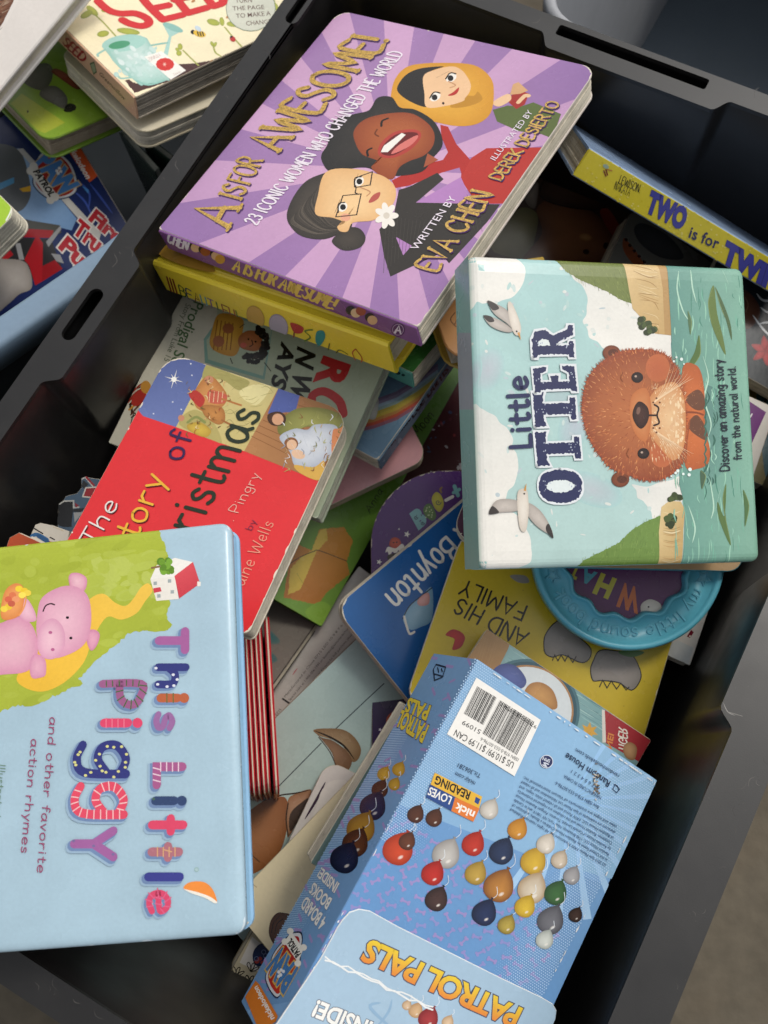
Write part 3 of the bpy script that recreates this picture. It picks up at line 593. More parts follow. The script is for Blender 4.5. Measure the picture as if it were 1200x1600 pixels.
# ------------------------------------------------------------------ boxed set, sound book, fanned boards, shaped books
b = start('box', 'slipcase_box', 'blue cardboard slipcase with barcode and a front flap', .05, cat='boxed set'); B['box'] = b
mb = MB(); mb.slab(rrect(b.w, b.h, .0006), 0, b.t, '7fa9d6', .0009); b.cover = mb.obj('box_shell', PRINT, b.root)
faces(b, rrect(b.w, b.h, .0006))
fp = [b.front.uv(p) for p in ((500, 1496), (512, 1474), (526, 1448), (534, 1436), (545, 1424), (560, 1419), (577, 1422), (620, 1446), (700, 1486), (780, 1526), (845, 1557), (862, 1567), (868, 1578), (866, 1592), (850, 1625), (800, 1735), (430, 1600))][::-1]
mb = MB(); mb.slab(fp, b.t + .0001, b.t + .0011, 'a4bfd4', .0003, 'e2e4e2'); b.flap = mb.obj('front_flap', PRINT, b.root)
b.FL = Face(b.front.o + b.front.n * .0011, b.front.u, b.front.v, b.front.n, None, b.root, b.M)
# my little ... ring
b = start('sound', 'sound_book', 'teal plastic ring book with raised lettering round a purple centre', .012, cat='sound book'); B['sound'] = b
RO = .0545; TEAL = mat('teal_plastic', '5fb2c6', .3, .5, .05, 30, .05, 500)
N_ = 180; prof = [(1.0, .0), (1.0, .0085), (.992, .0108), (.975, .0118), (.945, .0118), (.925, .0108), (.915, .0092)]
mb = MB(); R_ = [[(RO * k * math.cos(2 * math.pi * i / N_), RO * k * math.sin(2 * math.pi * i / N_), z) for i in range(N_)] for k, z in prof]
wav = lambda a: .655 + .028 * math.cos(13 * a + 1.1)
for dk, z in ((.05, .0092), (.035, .0105), (.02, .0112), (.004, .0108), (-.012, .009), (-.02, .004)):
    R_.append([(RO * (wav(2 * math.pi * i / N_) + dk) * math.cos(2 * math.pi * i / N_), RO * (wav(2 * math.pi * i / N_) + dk) * math.sin(2 * math.pi * i / N_), z) for i in range(N_)])
mb.loops(R_, 'ffffff', (True, False)); mb.obj('ring', TEAL, b.root, True)
mb = MB(); mb.slab([(RO * .72 * math.cos(2 * math.pi * i / 48), RO * .72 * math.sin(2 * math.pi * i / 48)) for i in range(48)], .0005, .0045, '5e2a5e'); b.cover = mb.obj('centre_panel', PRINT, b.root)
b.CF = Face(b.M @ Vector((0, 0, .0045)), b.M.to_3x3().col[0], b.M.to_3x3().col[1], b.M.to_3x3().col[2], [(RO * .7 * math.cos(2 * math.pi * i / 24), RO * .7 * math.sin(2 * math.pi * i / 24)) for i in range(24)], b.root, b.M)
def raised(mb, pts, w, h, z):
    n = len(pts); rings = [[], [], [], []]
    for i in range(n):
        a, c = Vector(pts[max(0, i - 1)]), Vector(pts[min(n - 1, i + 1)]); d = (c - a).normalized(); m = Vector((-d.y, d.x)) * w / 2; p = Vector(pts[i])
        for k, (f, g) in enumerate(((-1, 0), (-.6, h), (.6, h), (1, 0))): rings[k].append((*(p + m * f), z + g))
    mb.loops(rings, 'ffffff', (False, False), False)
def word_arc(word, a0, a1, r, hgt, nm):
    adv = sum((HAND[c][0] + .12) if c in HAND else .42 for c in word) - .12; x = 0; k = (a1 - a0) / adv; mb = MB()
    for ch in word:
        if ch in HAND:
            for st in HAND[ch][1]:
                pts = catmull(st, False, 4) if len(st) > 2 else [(st[0][0] + (st[1][0] - st[0][0]) * i / 3, st[0][1] + (st[1][1] - st[0][1]) * i / 3) for i in range(4)]
                raised(mb, [((r + p[1] * hgt) * math.cos(math.radians(a0 + (x + p[0]) * k)), (r + p[1] * hgt) * math.sin(math.radians(a0 + (x + p[0]) * k))) for p in pts], .00135, .0011, .0089)
            x += HAND[ch][0] + .12
        else: x += .42
    mb.obj(nm, TEAL, b.root)
word_arc('my little sound book', -27, -153, RO * .765, .0072, 'raised_lettering')
for a in (-17, -163):
    mb = MB(); c = Vector((math.cos(math.radians(a)), math.sin(math.radians(a)))) * RO * .81
    o = [(c.x + (.0042 if i % 2 == 0 else .0019) * math.cos(math.pi * i / 5 + math.radians(a)), c.y + (.0042 if i % 2 == 0 else .0019) * math.sin(math.pi * i / 5 + math.radians(a))) for i in range(10)]
    raised(mb, o + [o[0]], .0008, .001, .0091); mb.obj('raised_star', TEAL, b.root)
# fanned red boards seen on their edges
b = start('stripe', 'board_book', 'red edged board book standing on end beside the padded blue book', .10); B['stripe'] = b; b.M = b.M @ Matrix.Translation((0, 0, .1))
F0 = Face(b.M @ Vector((0, 0, 0)), b.M.to_3x3().col[0], b.M.to_3x3().col[1], b.M.to_3x3().col[2], None, b.root, b.M)
def board_edge(px, top, bot, th, tilt, nm='board_page'):
    x0, y1 = F0.uv((px, top)); _, y0 = F0.uv((px, bot)); o = [(p[0] + (y0 + y1) / 2, p[1]) for p in rrect(y1 - y0, .09, .010, 5)]
    mb = MB()
    for a, e, c, g in ((-th / 2, -th * .16, 'b02430', 0), (-th * .16, th * .14, 'e6d6c0', -.0006), (th * .14, th / 2, 'bc2832', 0)):
        oo = inset(o, g); mb.loops([[(x0 + a + tilt * (z - .045), y, z + .055) for y, z in oo], [(x0 + e + tilt * (z - .045), y, z + .055) for y, z in oo]], c)
    mb.obj(nm, PRINT, b.root)
for i, px in enumerate((352, 360, 368, 376, 383.5, 391, 398.5, 405)): board_edge(px, 968 + (i % 3) * 3 + (8 - i), 1243 - abs(i - 4) * 2, .0024, (.20 + .004 * (i % 3)))
board_edge(416, 958, 1240, .0032, .23)
def shaped(name, label, pts, z, t, col, top=None, tilt=(0, 0), cat='board book'):
    pl = [at_z(p, z) for p in pts]; c = sum(pl, Vector()) / len(pl); n = Vector((*tilt, 1)).normalized(); u = Vector((1, 0, -tilt[0])).normalized(); v = n.cross(u)
    b = Book(); b.t = t; b.M = Matrix.Translation(c - n * t) @ Matrix((u, v, n)).transposed().to_4x4(); b.root = D.objects.new(name, None); COL.objects.link(b.root); b.root.matrix_world = b.M; tag(b.root, label, cat)
    b.front = Face(c, u, v, n, None, b.root, b.M); o = [b.front.uv(p) for p in pts]
    if sum(o[i][0] * o[(i + 1) % len(o)][1] - o[(i + 1) % len(o)][0] * o[i][1] for i in range(len(o))) < 0: o = o[::-1]
    mb = MB(); mb.slab(o, t - .0016, t, col, .0002, 'cfc6b4'); b.cover = mb.obj('front_cover', PRINT, b.root)
    mb = MB(); mb.slab(o, 0, t - .0017, 'c9bfac', .0003); mb.obj('page_stack', PAPERC, b.root); return b
B['truck'] = shaped('shaped_book', 'blue and black vehicle shaped board book under the red book', [(90, 822), (91, 793), (98, 783), (103, 775), (120, 771), (127, 762), (127, 750), (133, 745), (156, 749), (185, 765), (150, 850), (95, 850)], .252, .012, '3f5468', tilt=(.1, -.1))
B['orange'] = shaped('shaped_book', 'orange shaped board book at the left above the pig book', [(8, 860), (15, 840), (30, 832), (84, 857), (75, 885), (10, 890)], .276, .012, 'b8512c', tilt=(.1, -.1))
B['whiteblue'] = shaped('shaped_book', 'white shaped board book with a blue print', [(47, 838), (55, 820), (63, 817), (83, 821), (108, 830), (104, 862), (90, 870), (60, 850)], .266, .010, 'c9c2b6', tilt=(.1, -.1))
B['whitelow'] = shaped('shaped_book', 'cream shaped board book at the left edge above the pig book', [(-20, 856), (0, 859), (22, 862), (33, 869), (20, 895), (-20, 900)], .286, .010, 'ddd3c0')
# ------------------------------------------------------------------ print on the covers
def Zm(ox, oy, s): return lambda *p: [(ox + a / s, oy + b / s) for a, b in p]
def wear(b, n=60, col='e6dccb', wmax=.0011, lmax=.006, edge=None):
    """rubbed pale nicks along the edges of a cover"""
    a = Art(b.front); o = b.front.clip; m = len(o)
    for _ in range(n):
        i = random.randrange(m); p, q = Vector(o[i]), Vector(o[(i + 1) % m]); L = (q - p).length
        if L < .004 and random.random() < .35: continue
        t = random.random(); d = (q - p).normalized(); l = random.uniform(.0006, lmax); c = p + (q - p) * t; nrm = Vector((-d.y, d.x)) * random.uniform(0, .0003)
        pts = []; k = 5
        for j in range(k + 1): pts.append(tuple(c + d * (l * (j / k - .5)) + nrm))
        a.line(pts, col, random.uniform(.0003, wmax), smooth=False, taper=True, local=True, up=False)
    if a.v: a.k = 0; a.done('rubbed_edges', 'stuff')
# ---- scratches on the crate rim
a = Art(Face((0, 0, .32), (1, 0, 0), (0, 1, 0), (0, 0, 1), None, D.objects['rim'], CRATE.matrix_world.copy()), 2e-5)
for x0, y0, x1, y1, n_ in ((400, 60, 60, 560, 26), (1190, 1160, 1020, 1560, 16), (830, 20, 1180, 150, 10), (20, 1510, 150, 1590, 8)):
    for _ in range(n_):
        t = random.random(); x, y = x0 + (x1 - x0) * t + random.uniform(2, 26), y0 + (y1 - y0) * t + random.uniform(2, 14); L = random.uniform(2, 13); g = random.uniform(0, 6.3)
        q = CRATE.matrix_world.inverted() @ at_z((x, y), .32)
        if any(abs(q.x - sx) < .02 and abs(q.y + sy) < .034 for sx, sy in ((.0108, .3087), (.0125, .058), (.0108, .556), (.43, .3055))) or (.155 < q.x < .276 and q.y > -.024): continue
        a.line([(x, y), (x + L * math.cos(g), y + L * math.sin(g)), (x + 1.7 * L * math.cos(g + .4), y + 1.7 * L * math.sin(g + .4))], random.choice(('4c4a47', '5c5956', '3f3d3b')), random.uniform(.5, 1.1), taper=True, up=False)
a.line([(176, 417), (183, 408), (179, 398)], '55524f', .9); a.line([(1130, 1098), (1137, 1112), (1148, 1118)], '8d8a86', 1.4, taper=True); a.line([(1136, 1112), (1160, 1119)], '77746f', 1)
a.done('scratches', 'stuff')
# ---- purple board book
b = B['purple']; a = Art(b.front); c0 = (612, 265)
for i in range(30):
    t0, t1 = [math.radians(12 * (i + k) + 3) for k in (0, 1)]; R_ = 620
    P_ = [c0] + [(c0[0] + R_ * math.cos(t0 + (t1 - t0) * k / 2), c0[1] + R_ * math.sin(t0 + (t1 - t0) * k / 2)) for k in range(3)]
    m_ = (c0[0] + R_ * .62 * math.cos((t0 + t1) / 2), c0[1] + R_ * .62 * math.sin((t0 + t1) / 2))
    a.poly(P_, *(('ad86b5', False, '785696') if i % 2 else ('d7accc', False, 'a77db1')), ax=(c0, m_))
    a.k -= 2.4e-6
a.over()
Z = Zm(230, 0, 3); Y = Zm(580, 50, 3)
# robe, red dress, green dress
a.poly(Y((842 / 1, 540), (540, 545), (470, 590), (425, 640), (420, 690), (480, 785), (560, 805), (620, 805), (700, 700)), 'b8372f')
a.poly([(688, 195), (700, 198), (713, 225), (735, 250), (722, 275), (718, 262), (690, 270), (640, 290), (618, 294), (612, 282), (665, 256), (692, 250), (700, 238), (690, 215)], 'b3322c')
a.poly(Y((310, 660), (340, 690), (210, 800), (605, 808), (545, 890), (365, 1085), (345, 1060), (320, 1040), (90, 1147), (60, 1050), (38, 925), (105, 860), (130, 740), (180, 725)), '393531')
a.poly(Y((115, 960), (190, 1002), (150, 1047)), 'b583bd'); a.poly(Y((210, 800), (420, 680), (470, 790), (440, 803)), 'b583bd')
for i in range(26): a.line(Y((70 + i * 18, 860 + i * 3), (58 + i * 17, 1130 - i * 16)), '4a4540', .5, up=False)
a.over()
a.poly(Y((570, 365), (640, 345), (700, 350), (760, 330), (890, 385), (850, 500), (800, 480), (690, 465), (590, 420)), '5d6b38')
a.line(Y((760, 470), (800, 440), (850, 400)), '7f8a4c', 3, taper=True); a.line(Y((800, 440), (830, 450)), '7f8a4c', 4, taper=True); a.line(Y((800, 440), (815, 405)), '7f8a4c', 4, taper=True)
a.poly(Y((655, 300), (690, 270), (740, 290), (720, 340), (680, 362), (645, 330)), 'a83028'); a.poly(Y((650, 295), (665, 245), (690, 235), (735, 275), (700, 290)), 'd8a878')
a.poly(Y((570, 330), (640, 290), (655, 318), (600, 350)), 'edc49a', True); a.line(Y((690, 330), (720, 300), (738, 300)), 'edc49a', 6)
# woman with yellow scarf
a.fan(Y((92, 330), (95, 280), (110, 225), (150, 175), (210, 152), (330, 145), (480, 155), (560, 215), (575, 290), (560, 380), (500, 430), (410, 442), (310, 425), (190, 390), (110, 350)), 'e7ae42', 'd6972f')
a.poly(Y((122, 275), (145, 220), (190, 185), (250, 168), (340, 162), (290, 180), (245, 210), (255, 290), (262, 352), (180, 325)), '2b2826', True)
a.poly(Y((420, 300), (480, 300), (500, 280), (520, 320), (450, 350), (370, 352)), 'c28a2c', True)
a.poly(Y((245, 208), (300, 178), (380, 162), (430, 185), (465, 240), (462, 280), (440, 310), (430, 325), (360, 345), (262, 354), (250, 290)), 'efc498', True)
for (x, y) in ((300, 305), (375, 215)):
    a.ell(*Y((x, y))[0], 9, 6, -30, 'f6f0e6'); a.ell(*Y((x - 3, y + 2))[0], 4.6, 4.6, 0, '1d1a18')
    a.line(Y((x - 25, y + 5), (x - 5, y - 22), (x + 22, y - 18)), '1d1a18', 2)
a.line(Y((305, 215), (365, 185)), '1d1a18', 2, taper=True); a.line(Y((362, 232), (395, 250), (370, 262)), 'c68f66', 1.6)
a.poly(Y((360, 298), (385, 282), (412, 260), (405, 285), (385, 298)), 'b8302c', True); a.ell(*Y((338, 335))[0], 2, 2, 0, '3a2a20')
# laughing woman
a.fan([(503, 240), (512, 225), (517, 197), (528, 185), (555, 178), (577, 172), (590, 153), (612, 152), (625, 168), (650, 172), (680, 192), (692, 225), (676, 248), (660, 268), (625, 275), (595, 272), (572, 262), (540, 265), (515, 268), (503, 252)], '3c3834', '2c2a28')
for i in range(70):
    x, y = random.uniform(512, 585), random.uniform(180, 262); a.line([(x, y), (x + random.uniform(-7, 7), y + random.uniform(-4, 9))], '4b4641', 1.1, taper=True, up=False)
a.over()
a.fan([(553, 205), (570, 187), (603, 178), (640, 177), (665, 190), (678, 207), (677, 227), (663, 243), (640, 252), (624, 262), (614, 280), (597, 276), (580, 262), (590, 252), (567, 242), (556, 225)], 'b5653a', '96492a', (625, 215))
a.poly([(592, 243), (595, 224), (618, 206), (650, 203), (658, 214), (642, 234), (614, 247)], 'b5433a', True); a.poly([(596, 240), (600, 226), (620, 210), (648, 207), (653, 215), (638, 230), (614, 243)], '6d2222', True)
a.poly([(612, 241), (622, 228), (650, 212), (652, 217), (638, 230)], 'dc7a72', True); a.poly([(595, 238), (600, 228), (628, 208), (634, 211), (606, 238)], 'f4efe6', False)
for p_ in (Z((1098, 592), (1102, 568), (1128, 556)), Z((1035, 732), (1032, 708), (1052, 696))): a.line(p_, '241a16', 3)
a.line(Z((1085, 640), (1068, 628), (1078, 608)), '6d3418', 2)
# woman with glasses and bun
a.poly([(662, 262), (685, 250), (668, 240)], 'a8583a')
a.fan(Z((870, 1120), (880, 1152), (930, 1176), (1000, 1160), (1024, 1115), (995, 1072), (940, 1070)), '4c453e', '3b3631')
a.fan(Z((832, 812), (745, 850), (685, 925), (655, 1005), (672, 1062), (730, 1110), (830, 1122), (920, 1088), (960, 1060), (960, 900), (900, 800)), '544c44', '3b3631')
for i in range(60):
    t = random.random(); a.line(Z((840 - 170 * t, 830 + 200 * t), (790 - 110 * t, 930 + 130 * t), (850 - 60 * t, 1040 + 60 * t), (910, 1075)), random.choice(('3a3530', '635a50', '4a433b')), .9, taper=True, up=False)
a.over()
a.fan(Z((838, 808), (960, 792), (1090, 820), (1152, 862), (1167, 912), (1150, 962), (1112, 1003), (1055, 1035), (965, 1045), (940, 1085), (905, 1085), (892, 1062), (925, 1045), (870, 1022), (790, 1005), (800, 920)), 'f4cd98', 'e6b67e')
a.ell(*Z((930, 1020))[0], 8, 6, 0, 'e9a98a')
for q in (((985, 832), (1056, 806), (1046, 868), (978, 880)), ((918, 918), (1003, 910), (982, 1008), (884, 1018))):
    r_ = Z(*q); a.line(r_ + [r_[0]], '2a2320', 1.6, smooth=False)
a.line(Z((980, 880), (975, 905), (990, 912)), '2a2320', 1.6, smooth=False)
for (x, y) in ((995, 852), (918, 972)):
    a.ell(*Z((x, y))[0], 8, 6, -50, 'f6f0e6'); a.ell(*Z((x, y))[0], 4.6, 4.6, 0, '1d1a18')
    a.line(Z((x - 22, y + 25), (x - 20, y - 15), (x + 8, y - 22)), '2a2320', 2)
a.line(Z((880, 1000), (905, 935)), '2a2320', 3, taper=True); a.line(Z((975, 850), (990, 815)), '2a2320', 2.4, taper=True)
a.poly(Z((1038, 948), (1060, 915), (1092, 902), (1085, 930), (1055, 950)), 'bb5a50', True); a.line(Z((1000, 880), (1045, 900), (1030, 920)), 'c68f66', 1.6)
for i in range(7):
    t = i * .9; a.ell(*Z((1122 + 30 * math.cos(t), 1012 + 36 * math.sin(t)))[0], 9, 5, math.degrees(t), 'f2ece2')
a.ell(*Z((1122, 1012))[0], 5, 5, 0, 'd9cfc0')
a.done('illustration')
a = Art(b.front, b.front.top)
SH = (1.6, 2.0, '432459')
def gold(body, p0, p1, pt, w, ser):
    a.use(PRINT); a.hand(body, (p0[0] + SH[0], p0[1] + SH[1]), (p1[0] + SH[0], p1[1] + SH[1]), (pt[0] + SH[0], pt[1] + SH[1]), SH[2], w, ser=ser)
    a.use(GOLD); a.hand(body, p0, p1, pt, 'c9a04a', w, ser=ser)
gold('A', (358, 355), (375, 325), (298, 341), .16, .13); gold('IS', (377, 312), (386, 295), (343, 303), .17, .1); gold('FOR', (390, 288), (411, 251), (356, 280), .16, .08)
gold('AWESOME!', (437, 236), (608, 62), (383, 225), .165, .09)
gold('DEREK DESIERTO', (783, 282), (875, 162), (765, 277), .2, .08); gold('EVA CHEN', (682, 424), (770, 304), (650, 415), .18, .08)
a.use(PRINT)
a.hand('23 ICONIC WOMEN WHO CHANGED THE WORLD', (401, 352), (631, 84), (381, 346), 'efe4ee', .17, ser=.06)
a.text('ILLUSTRATED BY', (774, 252), (833, 176), (766, 248), 'efe4ee', 0); a.text('WRITTEN BY', (652, 392), (714, 310), (641, 388), 'efe4ee', 0)
a.done('lettering')
wear(b, 90)
a = Art(b.B); P = b.B
a.hand('CHEN', (261, 378), (292, 391), (265, 363), 'fbf2f8', .24)
for x, y, c in ((304, 384, '2b2826'), (306, 387, 'eac08f'), (318, 390, '2e2a27'), (321, 393, 'a5572f'), (336, 397, '2e2a27'), (338, 400, 'eac08f'), (344, 405, 'd9a040')): a.ell(x, y, 8, 7, 20, c)
a.hand('A IS FOR AWESOME!', (364, 421), (520, 483), (370, 403), 'f2d468', .26, ser=.08)
for x, y, c in ((548, 485, '2e2a27'), (556, 489, 'efd0a0'), (564, 486, 'b05a3c'), (578, 496, '2e2a27'), (582, 500, 'eac08f')): a.ell(x, y, 8, 7, 20, c)
a.ell(622, 515, 11, 11, 0, '5b2a66'); a.ell(622, 515, 9, 9, 0, 'b79ac0'); a.ell(622, 515, 8, 8, 0, '5b2a66'); a.hand('A', (617, 520), (626, 521), (619, 508), 'efe4ee', .2)
a.done('lettering')
# ---- yellow hardback
b = B['yellow']; a = Art(b.front); a.poly([(240, 372), (300, 380), (335, 425), (255, 402)], 'ae8434', True); a.done('brown_patch'); a = Art(b.B); Z = Zm(0, 400, 3); Y = Zm(160, 380, 3)  # browner patch at the left of the cover's hinge strip, then the spine
for k in range(3): a.line(Z((782 + k * 14, 98 + k * 6), (802 + k * 14, 165 + k * 5)), '7c2f22', 2, smooth=False)
cl = ['3b5a2a', '2f3f5a', '7a4a2a', '4a9aa0', '7a4f8a', '3b5a2a', '8a3f2a', 'a0402a', '6a7a2a']
for i, ch in enumerate('BEAUTIFUL'):
    x0, y0 = 283 + i * 11.2, 461 + i * 4.9; a.hand(ch, (x0, y0), (x0 + 8.5, y0 + 3.8), (x0 - 4, y0 - 15), cl[i], .13)
a.ell(*Y((718, 346))[0], 13, 19, -25, 'b8923c'); a.ell(*Y((718, 346))[0], 12, 17.5, -25, 'cfa64c'); a.ell(*Y((826, 386))[0], 14, 19, -25, '9c93a6'); a.ell(*Y((826, 386))[0], 13, 17, -25, 'b3abba')
a.poly(Y((882, 372), (940, 392), (935, 420), (900, 418)), 'b83230', True); a.line(Y((900, 418), (895, 450)), '8a3f2a', 1.5); a.line(Y((985, 405), (950, 412), (975, 440), (945, 460)), '5a7a2a', 1.6)
a.poly(Y((1005, 415), (1035, 410), (1045, 440), (1020, 480), (1000, 460)), '2f8f8a', True); a.line(Y((1065, 470), (1060, 510), (1085, 530), (1110, 500), (1150, 520)), '6a6a2a', 1.2); a.line(Y((1010, 485), (1005, 500)), '2f8f8a', 3)
a.line([(556, 545), (566, 560), (560, 568), (551, 552), (556, 545)], 'b8502a', 1.2); a.done('lettering')
# ---- sage book
b = B['sage']; a = Art(b.front); Z = Zm(160, 380, 3); Y = Zm(0, 400, 3)
a.poly(Z((500, -200), (-300, 1300), (20, 920), (300, 240), (420, -100)), 'c3bfae'); a.poly(Z((20, 920), (430, 140), (560, 100), (500, 700), (100, 1000)), 'c3bfae')
a.poly(Z((560, 330), (800, 380), (760, 640), (480, 560), (475, 450)), '7ba095'); a.poly(Z((575, 340), (795, 392), (752, 622), (495, 545), (488, 455)), 'a6b39c')
a.fan(Z((550, 330), (650, 350), (660, 400), (630, 520), (560, 520), (505, 480), (515, 400)), 'd8a640', 'b98430')
for i in range(5): a.line(Z((540 + i * 18, 360 + i * 4), (520 + i * 20, 500)), '8a5a22', 1.6)
a.fan(Z((640, 440), (680, 410), (735, 420), (750, 470), (725, 505), (670, 500), (640, 480)), 'b06c42', '96582f'); a.ell(*Z((590, 400))[0], 9, 8, 0, 'a0603a'); a.ell(*Z((545, 460))[0], 9, 9, 0, 'a0603a')
for i in range(90):
    t = random.uniform(-1.2, 2.3); r = random.uniform(38, 62); a.ell(*Z((705 + 1.2 * r * math.cos(t), 470 + 1.45 * r * math.sin(t)))[0], random.uniform(2.5, 4.5), None, 0, random.choice(('191614', '2a2522', '100e0d')), n=7); a.k -= 2.4e-6
a.over(); a.line(Z((700, 455), (705, 475), (690, 485)), '3a1a10', 1.5); a.ell(*Z((685, 450))[0], 1.6, 1.6, 0, '1a0f0a'); a.ell(*Z((718, 462))[0], 1.6, 1.6, 0, '1a0f0a'); a.ell(*Z((662, 478))[0], 5, 4, 0, 'c05a48')
for p_ in (((645, 395), (665, 380)), ((600, 540), (610, 565)), ((760, 560), (790, 600))): a.line(Z(*p_), '2c2c26', 1.3)
G = '4c6a44'
a.text('Prodigal Son', (303, 470), (262, 578), (319, 476), G, .012); a.text('Story From Luke 15', (291, 474), (256, 563), (299, 477), '55604c', 0)
a.text('AYS', (441, 533), (423, 603), (463, 541), '15140f', .035, .1); a.text('N WI', (466, 541), (452, 628), (494, 551), '15140f', .035, .1)
a.text('R', (508, 556), (491, 599), (549, 570), 'b22a2c', .05); a.line(Z((985, 770), (985, 715), (1040, 695), (1110, 740), (1130, 800)), 'b22a2c', 13)
for i in range(9):
    c = random.choice(('8a2f22', '3a241a', 'b8843a', '5a3020')); a.line([(198 + random.uniform(0, 8), 652 - i * 4), (207 + random.uniform(0, 12), 645 - i * 5), (222, 632 - i * 4)], c, random.uniform(1.5, 4))
a.ell(217, 622, 9, 15, 40, 'a03028'); a.ell(228, 605, 8, 10, 0, 'b8843a'); a.line([(204, 664), (210, 645), (216, 660)], '22160f', 1.5)
a.done('illustration'); wear(b, 40, 'cfd2c2', .0007)
# ---- red board book
b = B['red']; a = Art(b.front); Z = Zm(160, 380, 3)
a.poly(Z((100, 700), (190, 810), (345, 862), (505, 560), (420, 470), (280, 490)), '56649c', col2='6d7cb2', ax=Z((300, 560), (250, 800)))
a.poly(Z((345, 862), (520, 925), (665, 975), (825, 680), (505, 555)), 'd9cb8e', col2='c9b978', ax=Z((500, 600), (560, 900)))
for p_, c in ((((500, 560), (600, 610), (690, 650), (640, 690), (560, 640), (470, 640)), 'a8a060'), (((640, 700), (720, 660), (790, 670), (720, 760)), 'e6dba0'), (((360, 850), (430, 780), (520, 840), (560, 930), (520, 925)), 'b5a867'), (((440, 740), (500, 700), (560, 760), (500, 820)), 'bcae70')): a.poly(Z(*p_), c, True)
for i in range(40):
    x, y = random.uniform(430, 760), random.uniform(590, 900)
    if y < 1060 - (x - 480) * .3 and x > 505 - (y - 560) * .5: a.line(Z((x, y), (x + 30, y + random.uniform(-25, 10)), (x + 60, y + random.uniform(-20, 25))), random.choice(('9c9456', 'b8a868', '8f8450')), .8, taper=True, up=False)
a.over()
a.fan(Z((430, 700), (500, 620), (580, 700), (570, 760), (500, 790), (440, 770)), 'd89a5a', 'b87840'); a.poly(Z((405, 705), (440, 690), (480, 730), (460, 770), (420, 735)), 'b8382f', True); a.poly(Z((500, 690), (580, 710), (570, 750), (500, 745)), 'c8604a', True)
for i in range(4): a.line(Z((505 + i * 20, 695), (500 + i * 20, 745)), 'e8c8a0', 1)
a.fan(Z((470, 760), (560, 770), (575, 830), (540, 850), (480, 810)), 'c88a4a', 'a8703a'); a.line(Z((560, 830), (600, 850)), 'a06838', 3); a.line(Z((560, 730), (650, 760)), 'b87840', 3); a.fan(Z((400, 850), (460, 840), (510, 880), (480, 910), (410, 880)), 'd6b84c', 'b8963a'); a.line(Z((400, 840), (440, 815), (480, 840)), '8a9050', 4); a.ell(*Z((500, 640))[0], 7, 6, 0, 'c88a6a'); a.ell(*Z((370, 820))[0], 5, 5, 0, 'c88a6a')
a.poly(Z((665, 975), (825, 680), (960, 700), (1200, 770), (1200, 900), (1020, 1117)), 'b58152', col2='8f5f3a', ax=Z((750, 900), (1050, 800)))
for i in range(8): a.line(Z((700 + i * 18, 905 - i * 25), (860 + i * 22, 985 - i * 28)), '84552f', 1)
a.poly(Z((825, 682), (925, 715), (905, 790), (775, 800)), '5261a4'); a.poly(Z((925, 715), (960, 690), (1150, 790), (1130, 830), (990, 770)), '9a6c40')
a.fan(Z((830, 840), (900, 780), (1000, 770), (1090, 790), (1155, 830), (1130, 870), (1010, 880), (960, 860), (870, 900), (825, 890)), 'a0a058', '77773c')
a.fan(Z((780, 800), (830, 790), (860, 815), (850, 850), (800, 855), (775, 830)), '5a3826', '3f281c'); a.ell(*Z((822, 826))[0], 9, 9, 0, 'd8a480')
a.fan(Z((830, 910), (900, 870), (960, 875), (1000, 850), (1100, 860), (1090, 960), (1050, 1020), (960, 1060), (900, 1040), (880, 980)), 'dfe3ea', 'b3bac8'); a.ell(*Z((885, 940))[0], 11, 10, 0, '8a5a3a'); a.ell(*Z((888, 945))[0], 8, 8, 0, 'e6bb98'); a.ell(*Z((918, 990))[0], 11, 7, 20, 'e8c0a0')
a.poly(Z((1080, 880), (1110, 870), (1130, 860), (1100, 930), (1075, 985)), 'd8895a', True); a.poly(Z((900, 1040), (990, 1050), (1040, 1020), (1020, 1110), (930, 1080)), 'dcae52', True)
for i in range(14): a.line(Z((850 + i * 18, 900 + (i % 5) * 20), (880 + i * 16, 930 + (i % 4) * 24)), random.choice(('9aa2b2', 'f2f2f0', 'b8a890')), 1, taper=True)
for i in range(8):
    t = i * math.pi / 4 + .3; L = 15 if i % 2 == 0 else 9; a.line([(272, 593), (272 + L * math.cos(t), 593 + L * math.sin(t))], 'f6f4ee', 2, taper='end')
a.ell(272, 593, 4, 4, 0, 'fbfaf4')
for x, y in ((415, 566), (330, 745), (240, 800), (420, 620), (370, 780), (470, 520)): a.ell(*Z((x, y))[0], 1.2, 1.2, 0, 'dfe3f0', n=8)
for i in range(60):
    x, y = random.uniform(840, 1140), random.uniform(790, 1060); a.line(Z((x, y), (x + random.uniform(-14, 14), y + random.uniform(6, 20)), (x + random.uniform(-20, 20), y + random.uniform(16, 34))), random.choice(('7d7c3e', 'b8b66a', 'eceef0', '98a0b0', 'c2a070', '8c5c38')), random.uniform(.7, 1.6), taper=True)
for i in range(40):
    x, y = random.uniform(400, 600), random.uniform(620, 900); a.line(Z((x, y), (x + random.uniform(-14, 14), y + random.uniform(4, 14)), (x + random.uniform(-20, 20), y + random.uniform(8, 26))), random.choice(('8f6030', 'e6b878', 'b03a30', '7a6a3a', 'f0d8a0', '6a4424')), random.uniform(.7, 1.5), taper=True)
a.done('illustration')
a = Art(b.front, b.front.top)
a.hand('Christmas', (262, 908), (408, 647), (209, 893), '24301f', .14)
a.hand('The', (147, 855), (185, 789), (124, 843), 'f2e8e2', .11, drop=(1.5, 1.5, '5a1a1c')); a.hand('Story', (198, 874), (258, 749), (163, 862), 'eeb83c', .13, drop=(1.5, 1.5, '5a1a1c')); a.hand('of', (283, 720), (301, 683), (250, 711), '3a2050', .15)
